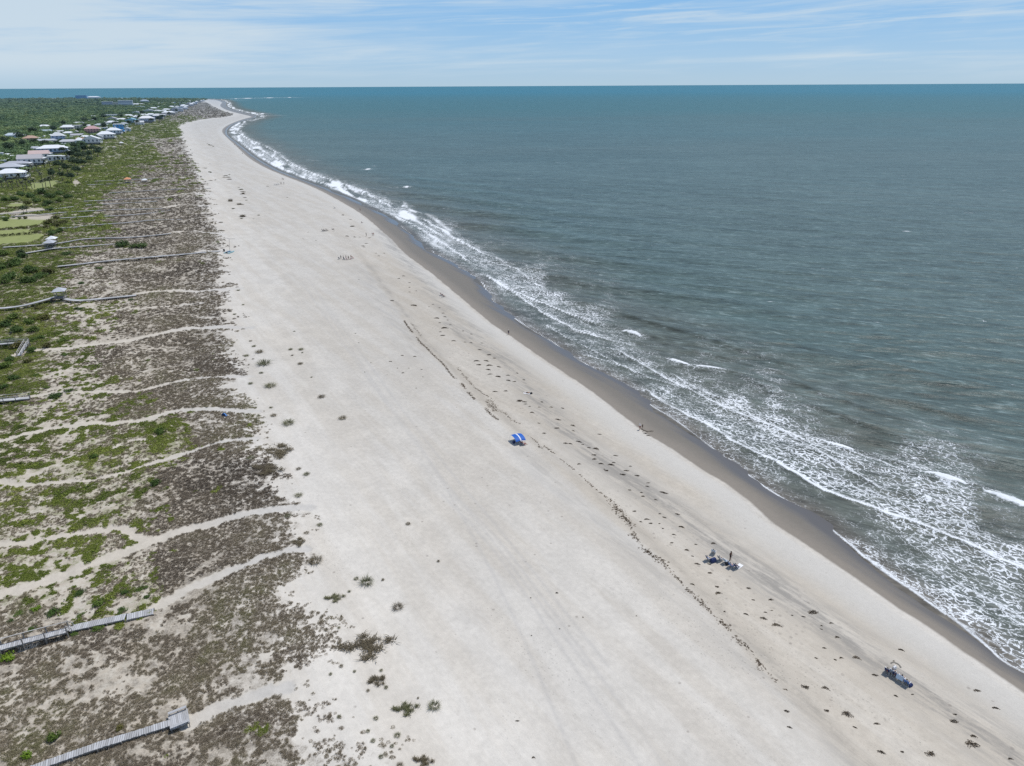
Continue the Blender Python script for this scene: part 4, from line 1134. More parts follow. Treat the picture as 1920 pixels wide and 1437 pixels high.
HOUSE_SPOTS = []
def house(px, py, w, h, wall, roof, kind, label, det=2, dr=.75, wing=None, chim=False, porch=True, name='beach_house', cat='house', group='houses behind the dunes'):
    t = depth(px, py, 3.0); p = G(px, py, 3.0)
    W = .97 * w * t / FPX; Hh = h * t / FPX
    a, b = W * .96, W * dr
    # the picked pixel is the middle of the near wall's foot
    ang = SEAWARD
    cx, cy = p[0] - math.sin(ang) * b / 2, p[1] + math.cos(ang) * b / 2
    HOUSE_SPOTS.append((cx, cy, max(a, b) * .72))
    r = empty(name, (cx, cy, 2.6), ang, label, cat, group)
    wm, rm = house_mats(wall, roof)
    rise = Hh * (.36 if kind != 'flat' else .02); eave = Hh - rise; gf = min(3.0, eave * .34)
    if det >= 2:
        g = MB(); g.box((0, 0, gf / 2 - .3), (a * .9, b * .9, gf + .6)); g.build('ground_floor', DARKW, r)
    else: gf = -.3
    wl = MB(); wl.box((0, 0, (gf + eave) / 2), (a, b, eave - gf))
    if kind == 'gx': wl.add([(-a/2,-b/2,eave-.02),(-a/2,b/2,eave-.02),(-a/2,0,eave+rise*.93),(a/2,-b/2,eave-.02),(a/2,b/2,eave-.02),(a/2,0,eave+rise*.93)], [(0,1,2),(3,5,4)])
    wo = wl.build('wall', wm, r)
    rf = MB(); roof_mesh(rf, a, b, eave + .01, rise, kind, .5 if det >= 2 else .4); ro = rf.build('roof', rm, r)
    if chim:
        c = MB(); c.box((a * .18, 0, eave + rise * .75), (1.2, 1.2, rise * 1.6)); c.box((a * .18, 0, eave + rise * 1.57), (1.5, 1.5, .25)); c.build('chimney', TRIM, ro)
    if wing:
        s, dz = wing    # a lower wing on the landward side
        g2 = MB(); g2.box((-a * .5 - a * s / 2 + .3, -b * .08, eave * dz / 2), (a * s, b * .7, eave * dz)); wg = g2.build('wing', wm, r)
        r2 = MB(); r2m = MB(); roof_mesh(r2m, a * s, b * .7, eave * dz + .01, rise * .8, 'hip', .4)
        r2.add([(v[0] - a * .5 - a * s / 2 + .3, v[1] - b * .08, v[2]) for v in r2m.v], r2m.f); r2.build('roof', rm, wg)
    if det >= 1:
        nfl = 2 if eave - gf > 5 else 1; fh = (eave - gf) / nfl
        nx = max(2, int(a / 4.2)); ny = max(2, int(b / 4.5))
        for fl in range(nfl):
            zc = gf + fh * (fl + .52)
            for i in range(nx):
                xx = -a / 2 + a * (i + .5) / nx
                wd = MB(); wd.box((xx, -b / 2 - .02, zc), (min(1.7, a / nx * .55), .10, fh * .5)); wd.build('window', GLASS, r)
            for i in range(ny):
                y_ = -b / 2 + b * (i + .5) / ny
                wd = MB(); wd.box((a / 2 + .02, y_, zc), (.10, min(2.0, b / ny * .6), fh * .55)); wd.build('window', GLASS, r)
    if det >= 2 and porch:
        pd = MB(); dpt = 2.6
        pd.box((a / 2 + dpt / 2, 0, gf), (dpt, b * .92, .22)); pd.box((a / 2 + dpt / 2, 0, eave - .1), (dpt + .4, b * .96, .2))
        for i in range(4):
            y_ = -b * .44 + b * .88 * i / 3; pd.box((a / 2 + dpt - .12, y_, eave / 2), (.22, .22, eave))
        pd.box((a / 2 + dpt - .06, 0, gf + 1.0), (.1, b * .92, .12)); pd.box((a / 2 + dpt - .06, 0, gf + .5), (.06, b * .92, .5))
        pd.build('porch', TRIM, r)
    return r

def make_houses():
    Wh, Cr, Tn = (.66,.67,.69), (.58,.54,.47), (.42,.38,.34)
    Bl, Lb, Gy, Sl, Nv = (.38,.45,.60), (.50,.57,.66), (.45,.46,.48), (.30,.33,.37), (.16,.21,.32)
    rW, rG, rS, rP, rO = (.72,.73,.74), (.42,.43,.46), (.30,.34,.38), (.60,.60,.60), (.46,.29,.20)
    L = [
     (17,337,48,19,Wh,rW,'hip','large white house with white roof and dark porch openings, nearest at the left edge',2,.8),
     (13,323,46,15,Gy,rG,'hip','blue grey roofed house right behind the nearest white house at the left edge',2,.7),
     (28,314,44,11,Gy,(.38,.38,.41),'hip','low grey house between the blue grey roof and the big tan gabled house',2,.6),
     (57,310,42,19,Wh,(.40,.375,.375),'gx','big house with mauve grey gabled roof and white gable end facing the sea',2,.62),
     (74,299,34,16,(.72,.71,.70),(.55,.41,.37),'gx','white house with red roof patches behind the mauve gabled house',2,.6),
     (103,301,24,8,Wh,rW,'flat','low white terrace building right of the red roofed white house',1,.5),
     (97,288,50,15,Bl,rW,'hip','long white roofed house with blue grey walls beside the garden pavilion',2,.55),
     (57,267,26,12,(.50,.36,.27),rO,'hip','terracotta roofed house with gable alone among trees on the left',2,.7),
     (26,261,32,11,Lb,(.46,.52,.57),'hip','pale blue grey house among trees at far left',2,.5),
     (83,241,22,6.5,Cr,rW,'hip','white roofed house deep in the trees above the slate roofed one',1,.6),
     (86,251,21,7.5,Sl,(.33,.39,.42),'gx','slate blue roofed house in the trees left of the tall blue house',1,.6),
     (109,266,22,17,Bl,rP,'hip','tall pale blue house with hipped pale roof',2,.75),
     (86,268,30,7,Gy,rG,'gx','low long grey house left of the tall pale blue house',2,.5),
     (128,272,34,10,Cr,(.47,.47,.48),'hip','wide cream house with grey roof below the tall blue one',2,.5),
     (152,271,14,12,(.52,.36,.28),rO,'gx','narrow house with orange brick gable in the front row',2,.8),
     (126,246,24,11,Tn,rW,'hip','tan house with white roof in the second row',1,.6),
     (142,244,27,8,Cr,rP,'flat','cream flat roofed house right of the tan one in the second row',1,.5),
     (148,234,24,5,Cr,rP,'hip','pale roofed house almost hidden by trees behind the cream flat one',1,.5),
     (128,254,20,7,Gy,rW,'hip','white roofed house between the tall blue house and the pink one',1,.6),
     (145,259,22,8,(.36,.34,.35),(.40,.39,.41),'gx','dim grey house left of the pink house',1,.6),
     (173,251,26,14,(.62,.33,.30),(.50,.29,.27),'hip','salmon pink house with red roof',2,.7),
     (172,271,29,16,Wh,rW,'gy','white house cluster in the front row right of the orange brick gable',2,.6),
     (198,261,29,14,Wh,rW,'hip','white hip roofed house in the front row with pink side wall',2,.7),
     (213,253,25,13,Lb,rW,'hip','white roofed pale blue house with chimney in front of the bright blue one',2,.7),
     (224,250,17,16,(.10,.36,.72),rW,'flat','bright blue house with flat white roof',2,.9),
     (191,239,28,7,Gy,(.36,.40,.40),'hip','long grey roofed house in the second row',1,.5),
     (209,235,20,8,(.50,.49,.58),rW,'hip','lilac walled house with white roof in the second row',1,.7),
     (192,246,20,6,Lb,rP,'flat','low pale house between the pink and the bright blue houses',1,.5),
     (247,232,23,10,(.40,.55,.66),(.34,.60,.74),'gy','house with sky blue roof in the front row',2,.7),
     (232,236,16,6,Gy,rG,'hip','small grey house left of the sky blue roofed one',1,.6),
     (275,230,27,12,(.42,.46,.58),(.74,.72,.72),'hip','blue grey house with broad white roof and stacked balconies',2,.6),
     (211,228,20,8,Cr,(.52,.49,.50),'gy','cream gabled house below the long flat white roof',1,.7),
     (210,220,28,4.5,Wh,rW,'flat','long flat white roof in the trees',1,.35),
     (241,221,18,6,Wh,rW,'hip','white house right of the long flat white roof',1,.6),
     (175,221,14,4,Cr,rP,'hip','faint pale roof among trees left of the long flat white roof',1,.5),
     (256,215,22,6,Wh,rP,'gy','white house with two small gables in the row beyond the broad white roof',1,.5),
     (279,213,22,8,(.50,.46,.44),rP,'gy','greyish house with pointed roofs in the far row',1,.6),
     (296,224,18,10,Nv,rP,'hip','navy walled house with pale double roof in the front row',2,.7),
     (283,219,16,6,(.44,.50,.52),rW,'hip','teal grey house behind the navy walled one',1,.6),
     (296,212.5,13,6,Gy,rP,'hip','grey house behind the navy house in the far row',1,.6),
     (312,209,14,5,(.46,.38,.38),rW,'hip','house with bright white roof in the far row',1,.6),
     (316,215.5,25,6.5,(.48,.44,.42),rW,'hip','wide house with long white roof in the far front row',1,.5),
     (329,209,15,8,Gy,rP,'gy','grey gabled house at the far end of the front row',1,.7),
     (304,219,14,5,Wh,rP,'hip','small white house right of the navy walled one',1,.6),
         (44,300,20,9,Wh,rP,'gy','white house tucked behind the mauve gabled house, left side',1,.6),
     (122,300,16,7,Wh,rW,'flat','small white pool house in front of the garden pavilion',1,.6),
     (66,284,22,9,Gy,rG,'hip','grey house in the trees left of the long white roofed one',1,.6),
     (112,281,18,8,Wh,rW,'gx','white house right behind the garden pavilion',1,.6),
     (184,262,18,9,Wh,rP,'gy','white gabled house between the pink and the white hip roofed houses',1,.6),
     (160,262,18,8,Lb,rW,'hip','pale blue house right of the orange brick gable',1,.6),
     (98,258,16,6,Wh,rW,'hip','white house behind the slate roofed one',1,.6),
     (110,251,18,6,Cr,rP,'gx','cream house in the third row above the tall blue house',1,.5),
     (238,246,14,7,Lb,rW,'gy','pale house right of the bright blue one at the scrub edge',1,.6),
     (262,234,16,7,Wh,rP,'gx','white house between the sky blue roof and the broad white roof',1,.6),
     (228,228,18,6,Wh,rW,'hip','white house behind the sky blue roofed one, left side',1,.6),
     (258,224,18,7,Lb,rW,'hip','pale blue house behind the sky blue roofed one, right side',1,.6),
     (180,229,18,5,Wh,rW,'hip','white house in the trees above the salmon pink one',1,.5),
     (160,240,18,6,Wh,rP,'gx','white house left above the salmon pink one',1,.5),
     (270,220,16,6,Wh,rW,'hip','white house left of the teal grey one in the far rows',1,.6),
     (306,212,12,5,Wh,rW,'gx','white gabled house between the grey and the bright roofed far houses',1,.6),
     (322,204,11,5,Lb,rW,'hip','pale blue house in the far rows behind the grey gabled one',1,.6),
     (338,209,12,6,Wh,rP,'gy','white house at the scrub edge right of the grey gabled one',1,.6),
     (288,206,14,4.5,Wh,rW,'hip','white house among trees below the far row of tiny roofs',1,.5),
    ]
    for a in L: house(*a[:8], det=a[8], dr=a[9], chim='chimney' in a[7], wing=(.5,.8) if 'cluster' in a[7] or 'nearest' in a[7] else None)
    # hotel
    house(202,198.5,20,7,(.46,.49,.58),rW,'flat','lilac grey hotel wing with flat white roof, left of the tall one',1,.4,name='hotel_block',cat='hotel',group=None)
    house(218,198.5,13,6,Cr,(.50,.58,.56),'flat','low hotel link block with pale green roof',1,.5,name='hotel_block',cat='hotel',group=None)
    house(236,198.8,26,9.5,(.60,.63,.70),rW,'flat','tall white hotel block with rows of balconies in the far forest',1,.4,name='hotel_block',cat='hotel',group=None)
    house(260,198,22,3.6,Wh,rW,'hip','row of low white roofs right of the hotel',0,.3,name='low_building',cat='building',group=None)
    house(271,193.5,16,6,(.34,.36,.42),(.34,.37,.42),'hip','grey hip roofed building right of the hotel',0,.7,name='large_building',cat='building',group=None)
    house(153,186.5,20,7,(.18,.33,.52),(.20,.36,.54),'flat','blue building rising above the far tree line',0,.5,name='large_building',cat='building',group=None)
    house(175,185.5,24,4.5,(.45,.50,.55),rW,'hip','white domed roof above the far tree line',0,.5,name='large_building',cat='building',group=None)
    house(262,203,18,4,(.40,.45,.45),(.50,.56,.54),'gy','pale green roofed building in front of the low white row',0,.5,name='large_building',cat='building',group=None)
    tiny = [(343,203,10,6),(355,198.5,14,6),(350,201.5,8,4),(337,205.5,11,5),(345,200,7,4),(291,195.5,5,2.4),(299,195.4,5,2.4),(305,195.3,5,2.6),(310,195.2,6,2.6),(317,195,5,2.5),(323,194.8,6,2.8),(328,194.6,5,2.6),(333,194.3,5,2.4),(338,194.2,5,2.4),
            (298,204,6,4),(351,190.5,6,2.5),(356,191.5,5,2.6),(361,193.5,6,3),(366,191,5,2.6),(371,190,5,2.4),(348,205,8,5),(352,197,6,4),(359,199,8,5),(366,195.5,7,4),(369,193,6,3.4),(374,192,6,3),(378,190.5,5,2.6),(340,200,7,4),(333,203,8,4),(327,201,7,4),(318,208,7,4),(345,196,6,3.4),(382,189.5,4,2.2),(357,194,6,3),(363,196.5,8,4),(362,191,5,2.2),(310,199,6,2.6),(296,198.5,5,2.2),
            (62,227.5,14,3.2),(104,233,10,3.2),(9,266.5,12,5),(55,280,10,3.6),(100,241,5,2.2),(213,205,6,2.4),(226,213.5,7,2.6),(155,214.5,12,2.8),(231,212.5,5,2.4),(164,224,6,3),(148,232,6,3),(74,229,6,2.4),(2,280,6,3),(48,285,6,3),(36,292,10,4),(8,300,12,5),(28,283,9,4),(70,262,9,4),(78,274,9,4),(96,270,9,5),(118,260,9,5),(136,262,9,5),(104,246,8,4),(116,240,8,4),(134,238,8,4),(152,238,9,4),(166,230,9,4),(182,224,8,3.5),(196,232,9,4),(204,243,9,5),(186,252,8,5),(236,240,8,5),(220,222,8,3.5),(248,222,8,4),(264,215,7,3.5),(240,216,7,3),(274,226,8,4),(286,226,8,5),(300,222,7,4),(310,216.5,7,4),(268,209,7,3),(280,206.5,6,3),(318,212.5,7,4),(330,213,7,4.5)]
    rq = random.Random(21)
    for k in range(110):
        u_ = rq.random() ** .8; bx, by = 20 + 325 * u_, 320 - 150 * u_ + 36 * u_ * u_
        bx += rq.uniform(-62, 10) * (1 - .5 * u_); by += rq.uniform(-20, -2) * (1 - .7 * u_); w_ = (16 - 9.5 * u_) * rq.uniform(.7, 1.15)
        if min(((bx - a[0]) / (w_ * .8 + a[2] * .42)) ** 2 + ((by - a[1]) / 5.5) ** 2 for a in L + tiny) > .42: tiny.append((bx, by, w_, w_ * rq.uniform(.38, .5)))
    TN = 52
    for i, (px, py, w, h) in enumerate(tiny):
        k = i % 4
        far = px > 285 and py < 214; mid = i >= TN
        house(px, py, w, h, [Wh, Cr, Gy, Lb][k], [rW, rP, rW, (.55,.57,.60)][k], ['hip','gy','hip','flat'][k],
              'tiny pale roofed house in the crowded far rows near the point' if far else ('small pale roofed outbuilding squeezed between the larger beach houses' if mid else 'small pale roof showing between trees of the forest'), 0, .7,
              group='far houses near the point' if far else ('outbuildings among the beach houses' if mid else 'lone roofs in the forest'))

# ================================================================== trees and shrubs
BARK = paint('bark', (.16, .13, .10), .9, .1, .2, 2, True)
SHRUB = foliage_mat('shrub_leaves', [(0, (.035, .06, .015)), (.4, (.070, .115, .025)), (.75, (.115, .165, .032)), (1, (.16, .20, .045))], False)
LIME = foliage_mat('lime_shrub_leaves', [(0, (.12, .20, .02)), (.5, (.20, .30, .03)), (1, (.30, .38, .05))], False)
OLIVE = foliage_mat('vine_leaves', [(0, (.06, .06, .02)), (.5, (.12, .12, .03)), (1, (.19, .16, .06))], False)
DARKT = foliage_mat('dark_tree_leaves', [(0, (.022, .040, .016)), (.5, (.045, .070, .025)), (1, (.085, .110, .045))], False)
PALM = foliage_mat('palm_fronds', [(0, (.045, .055, .028)), (.5, (.085, .095, .05)), (1, (.15, .15, .085))], False)

def trunk_mesh(h, r, seed, limbs=4):
    q = random.Random(seed); mb = MB(); x = y = 0; pts = []
    for i in range(5):
        pts.append((x, y, h * i / 4 - .3)); x += q.uniform(-.12, .12) * h * .25; y += q.uniform(-.12, .12) * h * .25
    mb.tube(pts, [r * (1.15 - .15 * i) for i in range(5)], 7)
    for k in range(limbs):
        a = 6.283 * k / limbs + q.uniform(-.4, .4); b = pts[3 if k % 2 else 2]; L = h * q.uniform(.45, .7)
        mb.tube([b, (b[0] + math.cos(a) * L * .5, b[1] + math.sin(a) * L * .5, b[2] + L * .5), (b[0] + math.cos(a) * L, b[1] + math.sin(a) * L, b[2] + L * .8)], [r * .5, r * .35, r * .15], 5)
    return mb.mesh('trunk', BARK, True)

def palm_crown(seed):
    r = random.Random(seed); mb = MB()
    for i in range(20):
        a = r.uniform(0, 6.283); el = r.uniform(-.5, 1.1); L = r.uniform(1.7, 2.5); pts = []
        for k in range(5):
            s = k / 4; e = el - 1.3 * s * s
            pts.append((math.cos(a) * L * s * math.cos(el * .6), math.sin(a) * L * s * math.cos(el * .6), L * (math.sin(el) * s - .55 * s * s)))
        w = [.10, .42, .5, .36, .05]; sx, sy = -math.sin(a), math.cos(a)
        v = []
        for p, ww in zip(pts, w): v += [(p[0] - sx * ww, p[1] - sy * ww, p[2] - ww * .35), p, (p[0] + sx * ww, p[1] + sy * ww, p[2] - ww * .35)]
        f = []
        for k in range(4):
            b = 3 * k; f += [(b, b + 1, b + 4, b + 3), (b + 1, b + 2, b + 5, b + 4)]
        mb.add(v, f)
    return mb.mesh('crown', PALM)

def plant(name, label, cat, group, loc, parts, sc, rz=0.0):
    """parts: (name, mesh, material or None, z offset)"""
    r = empty(name, loc, rz, label, cat, group); r.scale = (sc, sc, sc) if not hasattr(sc, '__len__') else sc
    for nm, me, mat, zo in parts: mesh_obj(nm, me, r, (0, 0, zo), mat=mat)
    return r

def make_plants():
    crowns = [mesh_of('crown', *leaf_cloud(520, 1, 1, .78, .105, 600 + i, lift=.42, lumps=10), SHRUB) for i in range(5)]
    stems = []
    for i in range(2):
        mb = MB(); q = random.Random(i)
        for k in range(5):
            a = 6.283 * k / 5 + q.random(); mb.tube([(0, 0, -.15), (math.cos(a) * .25, math.sin(a) * .25, .3), (math.cos(a) * .55, math.sin(a) * .55, .62)], [.05, .035, .015], 5)
        stems.append(mb.mesh('stem', BARK, True))
    tcr = [mesh_of('crown', *leaf_cloud(520, 1, 1, .85, .12, 640 + i, lift=1.25, lumps=11), DARKT) for i in range(4)]
    ttr = [trunk_mesh(1.0, .07, i) for i in range(2)]
    pcr = [palm_crown(i) for i in range(3)]; ptr = []
    for i in range(3):
        q = random.Random(40 + i); mb = MB(); lx, ly = q.uniform(-.6, .6), q.uniform(-.6, .6)
        mb.tube([(lx * (s - 1) ** 2 - 0, ly * (s - 1) ** 2, 6.2 * s - .3) for s in (0, .25, .5, .75, 1)], [.26, .22, .19, .18, .17], 8); ptr.append(mb.mesh('trunk', BARK, True))
    R_ = random.Random(3)
    def shrub(px, py, wpx, label, mat=None, group=None, flat=1.0, name='shrub'):
        p = GP(px, py); t = depth(px, py, p[2]); s = wpx * t / FPX / 2 / .92
        i = R_.randrange(5)
        return plant(name, label, 'shrub', group, tuple(p - [0, 0, .1]), [('crown', crowns[i], mat, 0), ('stem', stems[i % 2], None, 0)], (s, s, s * flat), R_.uniform(0, 6.28))
    # shrubs one can point to
    shrub(101, 1386, 32, 'dark green shrub alone in dry scrub above the bottom boardwalk', None, None, .95)
    shrub(51, 1419, 27, 'lime green shrub at the bottom left, left of the pale boardwalk', LIME, None, .9)
    shrub(12, 1237, 30, 'lime green shrub touching the raised boardwalk at the left edge', LIME, None, .95)
    shrub(69, 1143, 19, 'round bright green shrub above the raised boardwalk with handrails', LIME, None, 1.0)
    shrub(301, 812, 26, 'bright green rounded shrub just below the bend of the widest sand path', None, None, .9)
    shrub(294, 908, 24, 'solitary dark green shrub right of the winding thin sand path', None, None, .9)
    shrub(225, 1366, 20, 'thin half bare green shrub touching the bottom boardwalk', OLIVE, None, .8)
    shrub(176, 858, 18, 'small green shrub in the sandy patch between two sand paths', None, None, .9)
    shrub(258, 464, 34, 'wide low green shrub clump between two boardwalks, right half', None, None, .55)
    shrub(230, 462, 36, 'wide low green shrub clump between two boardwalks, left half', None, None, .6)
    shrub(104, 744, 38, 'flat green shrub at the end of the boardwalk with pale handrails', None, None, .35)
    for px, py, w in ((120,666,16),(66,705,16),(88,728,15),(130,733,18),(118,640,24),(78,636,24),(62,640,22)):
        shrub(px, py, w, 'small green shrub on the sandy dune left of the wide sand path', None, 'small shrubs on the left dunes', .6)
    for px, py, w in ((153,532,16),(185,504,16),(124,522,10),(116,496,11),(128,478,24),(150,568+13,14),(145,580,15),(245,563,12),(103,495,9)):
        shrub(px, py, w, 'small green shrub among brown scrub between boardwalks', None, 'small shrubs between the boardwalks', .55)
    for px, py, w in ((35,1150,20),(60,1180,20),(98,1150,30),(150,1155,18),(185,1133,32),(232,1112,22),(265,1105,22),(275,1120,18),(228,1145,22),(140,1190,22),(185,1180,26),(150,1113,26),(20,1165,16)):
        shrub(px, py, w, 'low green shrub on pale sand above the raised boardwalk', None, 'low shrubs above the raised boardwalk', .5)
    for px, py, w, l in ((9,612,30,0),(32,622,34,0),(56,606,30,0),(12,648,36,0),(40,652,34,1),(66,622,28,0),(8,690,34,0),(26,712,28,0),(4,728,26,0),(84,600,30,1),(30,598,30,0),(52,680,22,1),(88,652,24,1),(60,660,26,0),(20,676,24,0),(74,580,24,1)):
        shrub(px, py, w, 'shrub of the dense green thicket around the raised boardwalk arm', OLIVE if l else None, 'thicket around the raised boardwalk arm', .75)
    for px, py, w, l in ((8,505,34,0),(30,498,34,0),(20,524,36,0),(48,530,30,0),(58,512,32,0),(74,522,30,0),(88,514,28,1),(6,480,26,0),(40,484,24,0),(3,533,28,0),(62,530,28,0)):
        shrub(px, py, w, 'shrub of the dense dark green thicket below the two shelters', OLIVE if l else None, 'thicket below the two shelters', .85)
    shrub(41, 477, 20, 'dark leafless looking shrub hiding the boardwalk left of the two shelters', DARKT, None, .9)
    for px, py, w, l in ((95,420,22,1),(108,424,24,1),(120,420,20,1),(98,440,24,0),(115,436,22,0),(88,428,16,1),(104,412,18,1)):
        shrub(px, py, w, 'shrub of the brown green vine covered clump right of the lawns', OLIVE if l else None, 'vine covered clump by the lawns', .8)
    for px, py, w, l in ((40,352+16,22,0),(58,372,26,0),(78,364,26,0),(96,372,24,0),(112,366,22,0),(70,380,24,0),(90,384,22,0),(110,380,22,0),(52,384,20,1),(128,372,22,0),(10,378,24,0),(28,376,22,0),(44,392,16,0),(12,414,18,0),(38,411,9,0),(26,409,8,0),(48,410,12,1),(95,395,18,0),(85,388,16,0)):
        shrub(px, py, w, 'green shrub in the overgrown strip between lawns and beach houses', OLIVE if l else None, 'shrubs between lawns and beach houses', .8)
    # hedges along the lawns
    hedges = [([(-40,437),(60,428),(72,426)], 'brown hedge row between the upper and the middle lawn'), ([(-40,448),(0,445),(60,440),(74,436)], 'brown hedge row between the middle and the lower lawn'),
              ([(18,392),(40,391),(60,388)], 'brown hedge along the small far lawn'), ([(0,399.5),(14,398.5)], 'short dark hedge at the left edge beside the bare yard')]
    for pl, lab in hedges:
        q = resample([np.array(GP(*a)) for a in pl], 1.4); vs, fs = [], []
        for k, c in enumerate(q):
            v, f = leaf_cloud(70, 1.6, 1.2, 1.5, .26, 700 + k, lift=.8, lumps=5)
            fs += [tuple(int(i) + len(vs) for i in g) for g in f]; vs += [tuple(a + c - q[0]) for a in v]
        o = mesh_obj('hedge', mesh_of('hedge', np.array(vs), fs, OLIVE), None, tuple(q[0])); tag(o, lab, 'hedge', 'hedges along the lawns')
    # trees around the houses
    def tree(px, py, wpx, label, group):
        p = G(px, py, 2.4); t = depth(px, py, 2.4); s = wpx * t / FPX / 2 / .92; i = R_.randrange(4)
        plant('leafy_tree', label, 'tree', group, tuple(p), [('crown', tcr[i], None, 0), ('trunk', ttr[i % 2], None, 0)], s, R_.uniform(0, 6.28))
    for px, py, w in ((146,297,22),(160,292,20),(176,290,18),(136,304,22),(152,306,22),(168,301,20),(184,295,16),(112,322,20),(128,328,22),(142,318,24),(156,318,20),(118,340,18),(134,342,18),(100,338,20),(170,310,18),(146,330,18),(190,289,14)):
        tree(px, py, w, 'dark rounded tree in the grove between the front houses and the scrub', 'grove in front of the beach houses')
    for px, py, w in ((120,290,14),(140,283,16),(158,281,14),(88,279,16),(44,281,20),(20,290,22),(66,276,16),(110,278,14),(180,266,12),(150,252,12),(196,244,14),(160,244,12),(218,240,12),(232,244,12),(186,256,10),(244,238,12),(258,236,12),(262,226,10),(228,226,12),(196,228,14),(284,232,10),(305,225,10),(300,230,12),(318,219,9),(332,213,8),(268,218,10),(180,232,12),(160,234,14),(120,240,14),(104,252,16),(64,256,18),(40,268,20),(12,274,18)):
        tree(px, py, w, 'green tree standing between the beach houses', 'trees between the beach houses')
    for px, py, sc in ((6,356,1.0),(16,352,1.1),(25,358,1.0),(34,352,1.0),(45,360,1.15),(52,356,1.1),(60,356,1.0),(66,352,.95),(82,356,1.15),(88,354,1.0),(96,352,1.05),(100,332,1.0),(75,334,1.1),(70,322,1.0),(85,316,1.0),(95,318,1.0),(58,338,1.1),(110,309,.95),(120,312,1.0),(128,304,.95),(154,300,.9),(62,325,1.0),(38,345,1.0),(12,346,1.0),(80,342,1.0),(52,402,.6),(46,404,.6)):
        p = G(px, py, 2.2); i = R_.randrange(3)
        plant('palm_tree', 'grey green palm tree on the seaward side of the beach houses', 'tree', 'palms along the beach houses', tuple(p), [('crown', pcr[i], None, 6.0), ('trunk', ptr[i], None, 0)], sc * R_.uniform(.95, 1.35), R_.uniform(0, 6.28))

